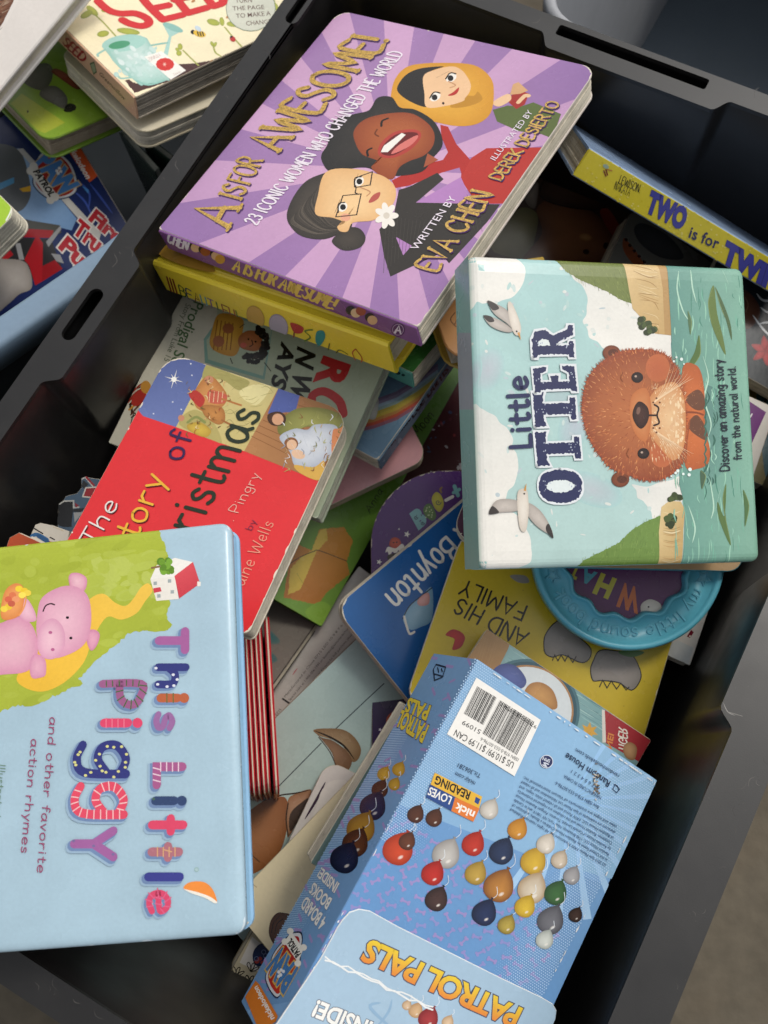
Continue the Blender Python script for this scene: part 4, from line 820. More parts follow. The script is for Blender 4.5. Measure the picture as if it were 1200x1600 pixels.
a.hand('. Pingry', (365, 815), (407, 743), (350, 811), 'f0b8a8', .1); a.hand('by', (394, 829), (401, 815), (384, 826), '7a2a4a', .12); a.hand('aine Wells', (381, 916), (428, 819), (364, 910), 'f0a088', .1)
a.done('lettering'); wear(b, 120, 'ece2d0', .0014, .007)
# ---- otter book
b = B['otter']; a = Art(b.front); a.use(PAINT); Z = Zm(700, 390, 2.4)
a.poly(Z((-20, -20), (1300, -20), (1300, 1300), (-20, 1300)), 'a6cbc9', col2='b4cfca', ax=Z((300, 100), (300, 900)))
for (x, y, rx, ry, c) in ((150, 450, 60, 90, 'b7bfc6'), (540, 900, 120, 60, 'b9c3c8'), (480, 650, 60, 120, 'b5bfc8'), (90, 480, 30, 80, 'aeb4bd'), (420, 560, 90, 60, 'b0c6c8')): a.ell(*Z((x, y))[0], rx / 2.4, ry / 2.4, 20, c, 'a8cbc9', 26)
CL, CE = 'e9e6de', 'd8d9d3'
def cloud(pts, ctr):
    P_ = Z(*pts); q = []
    for i in range(len(P_)):
        p0, p1 = P_[i], P_[(i + 1) % len(P_)]; q.append(p0); m = ((p0[0] + p1[0]) / 2, (p0[1] + p1[1]) / 2); n_ = (p1[1] - p0[1], p0[0] - p1[0]); k = random.uniform(.06, .14); q.append((m[0] + n_[0] * k, m[1] + n_[1] * k))
    a.poly(catmull(q, True), CL, col2=CE, ax=(Z(ctr)[0], q[0]))
cloud(((30, 10), (240, 15), (285, 60), (290, 90), (268, 150), (205, 190), (150, 200), (110, 195), (75, 232), (60, 240), (30, 150)), (120, 90))
cloud(((405, 25), (470, 110), (520, 170), (520, 215), (505, 270), (530, 330), (585, 372), (660, 380), (760, 400), (840, 410), (850, 300), (760, 100), (660, 20)), (640, 280))
cloud(((95, 590), (150, 610), (195, 650), (235, 690), (240, 740), (262, 790), (255, 860), (225, 905), (200, 960), (300, 1060), (312, 1120), (300, 1180), (110, 1200), (90, 1000)), (170, 900))
cloud(((690, 880), (710, 930), (745, 960), (770, 1010), (860, 1010), (900, 900), (870, 850), (800, 870)), (800, 930))
for i in range(110):
    x, y = random.uniform(60, 800), random.uniform(40, 1100); a.ell(*Z((x, y))[0], random.uniform(2, 7), random.uniform(1, 4), random.uniform(0, 180), random.choice(('c8d8d4', 'b3d0cc', 'd8dcd6', 'bac7cb')), n=8); a.k -= 2.4e-6
a.over()
# trees
def foliage(pts, cols, n, sx=9, sy=16, ang=0):
    a.poly(Z(*pts), cols[0], jag=.0005); xs, ys = [p[0] for p in pts], [p[1] for p in pts]
    for i in range(n):
        for _ in range(30):
            x, y = random.uniform(min(xs), max(xs)), random.uniform(min(ys), max(ys))
            if inside(x, y, pts): break
        else: continue
        L = random.uniform(.6, 1.2); a.line(Z((x, y), (x + sx * L * random.uniform(.3, 1), y + sy * L)), random.choice(cols[1:]), random.uniform(1.6, 3.2), taper=True, up=False); a.k += 0
    a.over()
def inside(x, y, p):
    r = False
    for i in range(len(p)):
        (x1, y1), (x2, y2) = p[i - 1], p[i]
        if (y1 > y) != (y2 > y) and x < (x2 - x1) * (y - y1) / (y2 - y1) + x1: r = not r
    return r
foliage(((395, 20), (670, 20), (672, 110), (682, 150), (692, 205), (650, 190), (600, 160), (545, 135), (490, 112), (440, 80)), ('6f7b3c', '5c6930', '87924c', '4f5c2b', '98a35a'), 150)
foliage(((470, 1215), (510, 1165), (560, 1140), (640, 1100), (690, 1050), (740, 1020), (795, 998), (805, 1060), (815, 1215)), ('6d8a42', '587434', '86a250', '4b642d', '94ac5c'), 170, 4, -16)
# banks
a.poly(Z((655, 20), (822, 20), (830, 200), (838, 322), (775, 315), (742, 275), (692, 222), (678, 150), (668, 90)), 'd6b984', col2='c4a26a', ax=Z((680, 100), (830, 300)))
a.poly(Z((785, 20), (822, 20), (838, 322), (812, 318), (805, 150)), 'b8935e')
for i in range(22):
    y = random.uniform(40, 300); a.line(Z((680 + y * .2, y), (740 + y * .15, y + random.uniform(5, 25)), (790, y + random.uniform(10, 40))), random.choice(('b8935e', 'e2c998', 'a5824e')), 1.2, taper=True)
a.poly(Z((795, 1215), (790, 1060), (800, 965), (830, 942), (872, 945), (888, 975), (882, 1050), (878, 1215)), 'd9c08c', col2='c0a068', ax=Z((800, 1000), (890, 1050)))
for i in range(14):
    y = random.uniform(960, 1180); a.line(Z((805, y), (840, y + 6), (872, y - 4)), random.choice(('b8935e', 'e6d2a6', 'a88a58')), 1.2, taper=True)
for x, y in ((740, 285), (760, 300), (722, 270), (748, 310), (835, 1015), (822, 1005), (845, 930), (858, 925), (830, 1028)):
    for k in range(5): a.ell(*Z((x + random.uniform(-14, 14), y + random.uniform(-9, 9)))[0], random.uniform(3, 5.5), None, 0, random.choice(('3e4a26', '4b5a2e', '323d20')), n=9); a.k -= 2.4e-6
a.over()
# water
a.poly(Z((820, 20), (1320, 20), (1320, 1300), (876, 1300), (886, 1050), (888, 960), (866, 880), (868, 830), (846, 600), (838, 400), (836, 300), (826, 130)), '65958a', col2='93bfa6', ax=Z((850, 600), (1110, 620)))
a.poly(Z((945, 540), (1000, 520), (1060, 600), (1060, 760), (1000, 860), (950, 800)), '587f78', True, col2='76a596', ax=Z((950, 650), (1060, 680)))
for i in range(150):
    x = 846 + 260 * random.random() ** 1.2; y = random.uniform(70, 1150); L = random.uniform(20, 90); c = random.choice(('8cc0a8', 'a4d4ba', '4d8674', '79b49c', '9acbb0'))
    a.line(Z((x, y), (x + random.uniform(-4, 6), y + L / 2), (x + random.uniform(-4, 10), y + L)), c, random.uniform(.8, 2.0), taper=True, up=False); a.k += 0
for i in range(26):
    x, y = random.uniform(955, 1010), random.uniform(520, 880); L = random.uniform(20, 70); a.line(Z((x, y), (x + random.uniform(2, 10), y + L / 2), (x, y + L)), random.choice(('2f5a4e', '3d6b5c', 'a8d2bc', '345f54')), random.uniform(1.6, 3.6), taper=True)
for p_ in (((865, 80), (858, 150), (880, 230), (905, 270)), ((910, 75), (915, 140), (930, 200)), ((1030, 75), (1050, 130)), ((955, 400), (975, 480), (960, 560), (985, 650), (975, 700)), ((980, 860), (995, 960), (985, 1010)), ((1020, 900), (1000, 980)), ((900, 960), (925, 1040), (915, 1100))): a.line(Z(*p_), 'b8dcc6', 2.4, taper=True)
for p_, c in ((((995, 135), (975, 200), (990, 290), (1038, 395), (1030, 330), (1008, 240)), '64783c'), (((1000, 140), (1020, 210), (1040, 260), (1062, 340), (1058, 280), (1030, 200)), '4e6640'), (((898, 230), (912, 270), (908, 320), (900, 280)), '567450'), (((940, 320), (945, 390), (915, 440), (880, 470), (905, 420), (925, 380)), '55703a'), (((1042, 880), (1030, 950), (1060, 1110), (1015, 1010), (1010, 945), (1035, 1000)), '5a7440'), (((1105, 900), (1128, 960), (1112, 1040), (1110, 970)), '507042'), (((945, 830), (965, 850), (950, 900)), '48624a')):
    a.poly(Z(*p_), c, True); a.line(Z(p_[0], p_[1], p_[2]), '82935a', 1, taper=True)
# otter body, arms
a.fan(Z((878, 445), (925, 432), (950, 470), (962, 560), (964, 680), (980, 745), (975, 800), (935, 822), (888, 810), (876, 640)), 'd2743e', 'b25c30')
a.poly(Z((890, 560), (935, 525), (962, 560), (955, 600), (920, 598)), '6d4530', True); a.poly(Z((905, 640), (935, 622), (970, 680), (965, 715), (920, 690), (900, 665)), '6d4530', True)
a.line(Z((885, 610), (930, 612), (955, 620)), '8a4526', 3); a.line(Z((905, 640), (895, 720), (890, 800)), '9a4f2a', 2)
for i in range(120):
    x, y = random.uniform(886, 965), random.uniform(450, 810); a.line(Z((x, y), (x + random.uniform(-8, 8), y + random.uniform(-10, 10))), random.choice(('e89a62', '9a4f2a', 'f0ae78', 'a85a30')), 1.1, taper=True, up=False); a.k += 0
for i in range(8): a.line(Z((958 + random.uniform(-4, 8), 560 + i * 34), (966, 580 + i * 34), (958, 600 + i * 34)), '3d6b5c', 3, taper=True)
# ears and head
for x, y in ((612, 388), (645, 862)): a.ell(*Z((x, y))[0], 14, 12, 0, '8a4a2c', '6d3820'); a.ell(*Z((x + 6, y))[0], 8, 6, 0, '5a2e1c')
HEAD = ((640, 385), (690, 376), (760, 376), (820, 398), (855, 440), (876, 500), (888, 580), (892, 680), (885, 760), (865, 822), (800, 862), (740, 866), (690, 852), (610, 820), (558, 760), (520, 690), (502, 610), (506, 540), (530, 470), (580, 418))
hp = catmull(Z(*HEAD), True); a.fan(hp, 'b96f42', '8f472a', Z((660, 620))[0], False)
hz_ = [(700 and (p[0] - 700) * 2.4, (p[1] - 390) * 2.4) for p in hp]
for i in range(0, len(hp)):
    x, y = hz_[i]; d = Vector((x - 700, y - 620)).normalized(); e = Vector((-d.y, d.x))
    for k in range(3):
        s_ = random.uniform(-6, 6); p0 = (x + e.x * s_ - d.x * 10, y + e.y * s_ - d.y * 10); a.line(Z(p0, (p0[0] + d.x * 18 + e.x * random.uniform(-8, 8), p0[1] + d.y * 18 + e.y * random.uniform(-8, 8))), random.choice(('9a4a2a', 'b05c34', '8c4226')), 2.4, taper='end', up=False)
for i in range(900):
    x, y = random.uniform(505, 890), random.uniform(380, 862)
    if not inside(x, y, hz_): continue
    d = Vector((x - 740, y - 620)); d = d.normalized(); L = random.uniform(8, 22); j = random.uniform(-.5, .5); d = Vector((d.x - d.y * j, d.y + d.x * j))
    a.line(Z((x, y), (x + d.x * L, y + d.y * L)), random.choice(('d98a50', 'b8663a', '96492a', 'c87844', 'e09a62', 'a5552f')), random.uniform(.7, 1.5), taper='end', up=False); a.k += 0
a.over()
for x, y in ((785, 445), (800, 765)): a.ell(*Z((x, y))[0], 19, 22, 0, 'b8623c', 'bd693f')
a.fan(Z((800, 510), (850, 500), (884, 560), (890, 680), (876, 760), (840, 790), (790, 740), (755, 690), (740, 640), (745, 580), (765, 540)), 'e9c394', 'cd8a55', Z((835, 640))[0])
a.fan(Z((690, 545), (740, 520), (760, 580), (760, 650), (740, 720), (700, 690), (680, 620)), 'cf8a56', 'c17240')
for i in range(220):
    x, y = random.uniform(760, 886), random.uniform(505, 785); d = Vector((x - 745, y - 625)).normalized(); L = random.uniform(8, 20); a.line(Z((x, y), (x + d.x * L * .5, y + d.y * L)), random.choice(('f4dcb4', 'd8a070', 'f0d4aa', 'e0b080')), random.uniform(.8, 1.8), taper='end', up=False); a.k += 0
a.over()
for i in range(60):
    x, y = random.uniform(830, 882), random.uniform(560, 720); a.ell(*Z((x, y))[0], 3.4, 1.6, 90, random.choice(('f2d6ac', 'e2b588')), n=8); a.k -= 2.4e-6
a.over()
for s_ in (-1, 1):
    for k in range(8): a.line(Z((766 + k * 4, 625 + s_ * (46 + k * 3)), (800 + k * 10, 625 + s_ * (95 + k * 3)), (822 + k * 12, 625 + s_ * (150 - k * 2)), (836 + k * 12, 625 + s_ * (205 - k * 9))), 'f0cfa6', 1.0, taper='end')
    for k in range(3): a.ell(*Z((768 + k * 12, 622 + s_ * (48 + (k % 2) * 16)))[0], 1.6, 1.6, 0, '6d3d22', n=8)
for x, y in ((708, 480), (731, 765)):
    a.ell(*Z((x, y))[0], 9.2, 8.4, 0, '241713'); a.ell(*Z((x, y))[0], 7.6, 6.8, 0, '3a2822', '1d1210'); a.ell(*Z((x - 6, y - 4))[0], 2, 1.8, 0, 'b8a090', n=8); a.line(Z((x - 55, y - 18), (x - 62, y + 2), (x - 55, y + 15)), '8a4a28', 1.6)
a.fan(Z((690, 620), (700, 585), (718, 570), (745, 590), (752, 622), (742, 655), (722, 672), (702, 655)), '4a2c22', '2c1812'); a.ell(*Z((712, 605))[0], 3, 6, 10, '7a5a4c')
a.line(Z((752, 622), (782, 622)), '2c1812', 2.6); a.line(Z((772, 582), (788, 595), (782, 622), (790, 650), (770, 660)), '2c1812', 2.6)
for x, y in ((855, 405), (872, 412), (845, 420), (880, 430), (862, 830), (905, 825), (850, 838), (880, 842), (900, 845), (835, 850)): a.ell(*Z((x + random.uniform(-4, 4), y))[0], random.uniform(1.2, 3), None, 0, 'e4f0ea', n=8)
# gulls
def gull(body, wings, tips, beak, eye):
    for w_, t_ in zip(wings, tips): a.fan(Z(*w_), 'c6bdb4', 'a59c94'); a.poly(Z(*t_), '3a3432', True)
    a.fan(Z(*body), 'e6ded2', 'cfc4b6'); a.line(Z(*beak), 'c8924a', 4, taper='end'); a.ell(*Z(eye)[0], 1.5, 1.5, 0, '1d1816', n=8)
gull(((222, 205), (236, 200), (258, 245), (272, 290), (268, 320), (248, 318), (230, 270)), (((150, 198), (185, 208), (225, 235), (248, 300), (215, 275), (170, 240)), ((135, 250), (185, 262), (240, 300), (225, 312), (180, 300), (150, 280))), (((146, 193), (175, 203), (190, 222), (165, 228)), ((131, 248), (160, 252), (172, 270), (150, 272))), ((262, 312), (272, 340)), (256, 308))
gull(((262, 905), (292, 900), (300, 940), (300, 1000), (290, 1055), (268, 1045), (258, 960)), (((158, 985), (175, 945), (215, 935), (262, 945), (262, 978), (210, 985)), ((295, 950), (340, 975), (375, 1025), (390, 1070), (340, 1045), (300, 1000))), (((152, 990), (165, 962), (190, 985), (170, 992)), ((365, 1040), (378, 1030), (394, 1082), (370, 1062))), ((286, 905), (292, 878)), (284, 916))
a.done('illustration')
a = Art(b.front, b.front.top); NV = '272c55'
a.hand('Little', (829, 697), (823, 590), (797, 699), NV, .24)
SL = {'T': ([(0, 1), (1, 1), (1, .72), (.88, .76), (.66, .78), (.66, .14), (.82, .12), (.82, 0), (.18, 0), (.18, .12), (.34, .14), (.34, .78), (.12, .76), (0, .72)], None),
 'E': ([(0, 1), (.92, 1), (.94, .68), (.8, .7), (.72, .84), (.38, .84), (.38, .58), (.62, .6), (.62, .4), (.38, .42), (.38, .16), (.72, .16), (.84, .3), (.97, .3), (.95, 0), (0, 0), (0, .11), (.1, .14), (.1, .86), (0, .89)], None),
 'R': ([(0, 1), (.58, 1), (.84, .9), (.88, .66), (.68, .48), (.88, .14), (1, .12), (1, 0), (.7, 0), (.44, .42), (.38, .42), (.38, .12), (.5, .1), (.5, 0), (0, 0), (0, .11), (.1, .13), (.1, .87), (0, .9)], [(.38, .86), (.5, .85), (.6, .74), (.54, .6), (.38, .56)]),
 'O': ([(.5 + .5 * math.copysign(abs(math.cos(t)) ** .8, math.cos(t)), .5 + .5 * math.copysign(abs(math.sin(t)) ** .8, math.sin(t))) for t in [2 * math.pi * i / 22 for i in range(22)]], [(.5 + .19 * math.cos(t), .5 + .33 * math.sin(t)) for t in [2 * math.pi * i / 14 for i in range(14)]])}
for ch, p0, p1, pt in (('O', (505, 948), (497, 824), (343, 952)), ('T', (499, 806), (488, 680), (334, 812)), ('T', (482, 660), (472, 532), (325, 665)), ('E', (482, 532), (472, 432), (325, 538)), ('R', (472, 405), (465, 285), (316, 408))):
    p0, p1, pt = [Vector(Z(q)[0]) for q in (p0, p1, pt)]; f = lambda q: tuple(p0 + (p1 - p0) * q[0] + (pt - p0) * q[1]); o, h = SL[ch]; O_ = [f(q) for q in o]
    a.line(O_ + [O_[0]], 'dfe3e6', 6.5, smooth=False)
    a.poly(O_, NV, jag=.0007)
    if h: a.poly([f(q) for q in h], 'dde5e4', jag=.0006)
    for _ in range(16):
        x, y = random.uniform(.1, .5), random.choice((random.uniform(.05, .3), random.uniform(.7, .95))); q = f((x + .2, y)); 
        if inside(*q, O_): a.ell(*q, random.uniform(.5, 1.3), random.uniform(.5, 1.6), 0, 'aeb6c8', n=6); a.k -= 2.4e-6
a.hand('Discover an amazing story', (1139, 735), (1128, 563), (1125, 736), '1d2330', .17); a.hand('from the natural world.', (1158, 718), (1148, 573), (1146, 719), '1d2330', .17)
a.done('lettering')
a = Art(b.L); a.poly([(700, 380), (745, 380), (760, 920), (720, 920)], '8fbdb6'); a.poly([(715, 640), (745, 640), (745, 520), (715, 520)], 'a3adb6'); a.done('illustration')
# ---- pig book
b = B['piggy']; a = Art(b.front); a.use(PAINT); Z = Zm(0, 790, 3); Y = Zm(0, 1066, 3)
GR = ((-500, 240), (735, 108), (770, 170), (790, 260), (795, 470), (770, 575), (690, 580), (600, 600), (560, 640), (480, 700), (400, 780), (340, 850), (260, 890), (160, 920), (60, 945), (0, 965), (-500, 1040))
a.poly(Z(*GR), 'aab63c', jag=.0012)
for i in range(160):
    x, y = random.uniform(-60, 770), random.uniform(130, 960)
    if inside(x, y, GR): a.ell(*Z((x, y))[0], random.uniform(6, 22), random.uniform(3, 10), random.uniform(-30, 10), random.choice(('aeba42', 'a7b33a', 'b1bd48', 'a4b038')), n=10); a.k -= 2.4e-6
for i in range(40): a.ell(*Z((random.uniform(400, 740), random.uniform(230, 420)))[0], random.uniform(8, 24), random.uniform(4, 12), -15, random.choice(('b4c052', 'b8c35a', 'b1bd4a')), n=10); a.k -= 2.4e-6
a.over()
a.poly(Z((695, 365), (715, 400), (680, 450), (640, 505), (570, 535), (510, 520), (470, 560), (430, 640), (390, 740), (300, 830), (200, 872), (110, 850), (80, 800), (160, 700), (380, 480), (440, 425), (490, 415), (540, 455), (590, 470), (630, 430), (660, 385)), 'edbb3a', True, col2='f0c44e', ax=Z((100, 850), (650, 430)))
# house
a.poly(Z((705, 345), (735, 280), (820, 245), (905, 265), (820, 332)), 'eeeae2'); a.poly(Z((705, 345), (820, 332), (838, 438), (733, 447)), 'e9e4da'); a.poly(Z((818, 330), (905, 264), (938, 365), (840, 436)), 'd94f58', col2='c83c48', ax=Z((850, 300), (880, 420))); a.poly(Z((925, 355), (942, 358), (940, 378), (925, 380)), 'efe8de')
a.poly(Z((718, 388), (752, 382), (758, 402), (722, 410)), 'd0424e')
for x, y in ((728, 365), (795, 354), (745, 424), (808, 405)): a.poly(Z((x - 8, y - 8), (x + 8, y - 9), (x + 8, y + 7), (x - 8, y + 8)), '9fa8a8')
for k in range(14): a.ell(*Z((780 + random.uniform(-26, 26), 282 + random.uniform(-28, 28)))[0], random.uniform(4, 7), None, 0, random.choice(('6f9a2e', '7ba838', '5f8826')), n=10)
a.line(Z((712, 292), (748, 286)), '8a6a44', 3)
# pig
a.fan(Z((-80, 600), (20, 545), (90, 520), (150, 560), (178, 640), (170, 720), (130, 775), (40, 790), (-80, 780)), 'eab8c6', 'd692ae')
a.fan(Z((85, 505), (95, 445), (130, 440), (165, 500), (168, 540), (120, 542)), 'edbecb', 'da9ab4'); a.fan(Z((145, 720), (170, 695), (212, 722), (215, 790), (190, 806), (152, 808), (140, 770)), 'e6aec0', 'd48fae')
a.fan(Z((322, 345), (335, 318), (375, 318), (408, 345), (395, 400), (340, 400)), 'eec0ca', 'd48aa8'); a.fan(Z((412, 590), (445, 582), (468, 605), (455, 655), (428, 680), (408, 640)), 'e6a8bc', 'cf86a6')
a.fan(Z((180, 480), (200, 430), (250, 395), (310, 376), (370, 385), (412, 425), (428, 500), (422, 590), (395, 650), (340, 690), (260, 715), (205, 690), (172, 600)), 'edbccb', 'd897b2')
a.fan(Z((175, 640), (185, 580), (215, 540), (255, 530), (290, 560), (306, 610), (300, 670), (260, 715), (215, 718), (185, 690)), 'eec2ce', 'd99bb6'); a.ell(*Z((237, 595))[0], 3, 2.4, 0, 'b8608c'); a.ell(*Z((248, 675))[0], 3, 2.4, 0, 'b8608c')
for x, y in ((317, 525), (333, 621)): a.ell(*Z((x, y))[0], 2.6, 2.2, 0, '1d1518', n=10)
a.line(Z((203, 495), (215, 470), (238, 460), (256, 465)), '3a2028', 2.2)
a.fan(Z((5, 480), (25, 400), (70, 365), (108, 380), (115, 440), (95, 510), (50, 535), (10, 530)), 'efa664', 'dd8748'); a.line(Z((100, 400), (122, 430), (112, 480), (90, 515)), 'e89a5a', 2.4)
for x, y, c in ((90, 390, 'f2d23c'), (115, 400, 'eec832'), (130, 410, 'f0d24a'), (105, 420, 'f6e05a'), (40, 475, 'ecc43a'), (20, 485, 'f0d24a'), (60, 420, 'e07a50'), (40, 440, 'd86848'), (75, 440, 'ec9a6a'), (55, 460, 'c86048')): a.ell(*Z((x, y))[0], 6, 5, 0, c, n=10)
# orange slice
a.poly(Y((860, 965), (880, 942), (920, 933), (965, 940), (1000, 975), (1018, 1030), (985, 1005), (930, 985), (890, 975)), 'ef8f3e', True); a.poly(Y((860, 968), (890, 975), (930, 985), (985, 1005), (1018, 1030), (1005, 1035), (960, 1010), (900, 990)), 'efe9dc', True); a.ell(*Y((922, 878))[0], 3.6, 3.6, 0, '93b3ae'); a.ell(*Y((922, 878))[0], 2.6, 2.6, 0, 'a9c2c6')
a.done('illustration')
a = Art(b.front, b.front.top); a.use(PAINT)
def fat(ch, box, col, deco=None, dc=None, w=.3, src=Y):
    W_ = {'s': 10, 'e': 9.5, 'h': 12, 'P': 12}.get(ch, 13.5); x0, x1, y0, y1 = box; g = HAND[ch]; ys = [p[1] for s_ in g[1] for p in s_]; xs = [p[0] for s_ in g[1] for p in s_]; lo, hi, xa, xb = min(ys), max(ys), min(xs), max(xs); pen = 24
    def f(p): return src((x0 + pen + (p[1] - lo) / max(.01, hi - lo) * (x1 - x0 - 2 * pen), (y0 + y1) / 2 if xb - xa < .05 else y0 + pen + (p[0] - xa) / (xb - xa) * (y1 - y0 - 2 * pen)))[0]
    S_ = [[f(p) for p in (catmull(s_, False, 5) if len(s_) > 3 else s_)] for s_ in g[1]]
    for off, c_, ww in (((-5, 5), '98b2c8', 1.4 * W_), ((-3, 3), '7189b0', 1.2 * W_), ((0, 0), col, W_)):
        for s_ in S_:
            q = [(p[0] + off[0], p[1] + off[1]) for p in s_]
            if math.dist(q[0], q[-1]) < 6 and len(q) == 2: a.ell(*q[0], ww * .58, ww * .58, 0, c_)
            else: a.line(q, c_, ww, smooth=False)
    for s_ in S_:
        if deco == 'dots':
            L = 0
            for p, q in zip(s_, s_[1:]):
                L += math.dist(p, q)
                if L > 9: a.ell(q[0] + random.uniform(-5, 5), q[1] + random.uniform(-5, 5), 2.6, 2.2, 0, dc, n=9); L = 0
        if deco == 'bars':
            L = 0
            for p, q in zip(s_, s_[1:]):
                m = math.dist(p, q); n_ = max(1, int(m / 3))
                for k in range(n_):
                    L += m / n_
                    if L > 8.5:
                        L = 0; c_ = (p[0] + (q[0] - p[0]) * k / n_, p[1] + (q[1] - p[1]) * k / n_); d = ((q[1] - p[1]) / max(m, .1) * 5.6, -(q[0] - p[0]) / max(m, .1) * 5.6); a.line([(c_[0] - d[0], c_[1] - d[1] - 1.5), (c_[0] + d[0], c_[1] + d[1] + 1.5)], dc, 1.8)
fat('T', (722, 892, 566, 700), 'a8629c', src=Z); fat('h', (718, 896, 734, 862), '34397c', 'dots', 'dfe0ea', src=Z); fat('i', (730, 892, 874, 930), 'b8603c', 'bars', '5a6a3a', src=Z); fat('s', (710, 832, 955, 1066), '9a6a9e', src=Z)
fat('L', (712, 880, 372, 505), 'a85c8c', 'bars', 'e6ccd8'); fat('i', (705, 882, 525, 586), '33466e', 'dots', '4a6a5a'); fat('+', (690, 884, 615, 722), 'dc4868'); fat('+', (688, 864, 745, 845), 'b0707c', 'bars', 'd8a878'); fat('l', (672, 868, 884, 940), '3c3f8c'); fat('e', (676, 812, 965, 1097), 'dc4a6e', 'bars', 'e0648a')
fat('P', (458, 686, 812, 955), 'a05f8c', 'bars', '4a6a3a', src=Z); fat('i', (466, 676, 980, 1058), 'e0486c', 'bars', 'ea7890', src=Z); fat('g', (338, 616, 1098, 1282), '32377a', 'dots', 'd8d48a', src=Z); fat('g', (328, 606, 464, 644), 'e04c64', 'bars', 'f0c0c0'); fat('Y', (326, 558, 672, 842), 'a0629c', 'dots', '7a6a9a')
a.hand('and other favorite', (79, 1121), (59, 1362), (91, 1122), '9a4468', .17); a.hand('action rhymes', (50, 1155), (34, 1331), (62, 1156), '9a4468', .17); a.hand('Illustrated', (1, 1195), (-7, 1275), (10, 1196), '5a7a50', .13)
a.done('lettering')
wear(B['piggy'], 30, 'd3e0e8', .0009, .005); wear(B['otter'], 40, 'd9dcd6', .0008, .005)
# ---- boxed set
b = B['box']; a = Art(b.front); Z = Zm(600, 980, 2.609); Y = Zm(300, 1066, 3); V = Zm(560, 1300, 3.53)
a.poly(Z((300, 60), (1200, 400), (1200, 1100), (-50, 760)), '84add2', col2='92bad8', ax=Z((350, 300), (1000, 650)))
a.poly(Z((-200, 620), (900, 1050), (900, 2000), (-600, 2000)), '6694c6', col2='769fca', ax=Z((300, 1200), (600, 900)))
for i in range(14):
    t = math.radians(-60 + i * 14); c0 = Z((760, 700))[0]; a.poly([c0, (c0[0] + 190 * math.cos(t), c0[1] + 190 * math.sin(t)), (c0[0] + 190 * math.cos(t + .07), c0[1] + 190 * math.sin(t + .07))], '8ab8e4', col2='a9cbe8', ax=(c0, (c0[0] + 190 * math.cos(t), c0[1] + 190 * math.sin(t)))); a.k -= 2.4e-6
a.over()
def frame(p0, p1, p2):
    p0, p1, p2 = Vector(p0), Vector(p1), Vector(p2); return lambda s_, t_: tuple(p0 + (p1 - p0) * s_ + (p2 - p0) * t_)
fb = frame((742, 1030), (1025, 1222), (473, 1540))
for i in range(26):
    for j in range(17):
        s_, t_ = i / 25, j / 16 * .95
        if t_ < .42 or s_ + .1 > 1.05: continue
        x, y = fb(s_ + random.uniform(-.012, .012), t_ + (.03 if i % 2 else 0)); r = random.choice((-30, 60, 15)) + random.uniform(-15, 15); d = Vector((math.cos(math.radians(r)), math.sin(math.radians(r)))) * 6
        c_ = random.choice(('8f8cc4', '8a8ec6', '988cc2')); a.line([(x - d.x, y - d.y), (x + d.x, y + d.y)], c_, 3.2, smooth=False, up=False)
        for e in (-1, 1):
            for q in (-1, 1): a.ell(x + e * d.x - d.y * q * .3, y + e * d.y + d.x * q * .3, 2.4, None, 0, c_, n=7); a.k -= 2.4e-6
a.over()
for i in range(96):
    for j in range(150):
        s_, t_ = (i + .5 * (j % 2)) / 96, j / 150
        m_ = max(0, 1 - s_ / .22) * (1 if t_ < .55 else 0) + max(0, (s_ - .72) / .2) * (1 if t_ < .8 else .3)
        if m_ < .12: continue
        x, y = fb(s_, t_ * 1.0); r_ = 1.25 * min(1, .35 + m_); P_ = [a.P((x + r_, y)), a.P((x, y + r_)), a.P((x - r_, y)), a.P((x, y - r_))]
        a._tri(P_, [lin('b4d0ea' if m_ > .3 else '9cc2e6')] * 4, clip=False)
a.over()
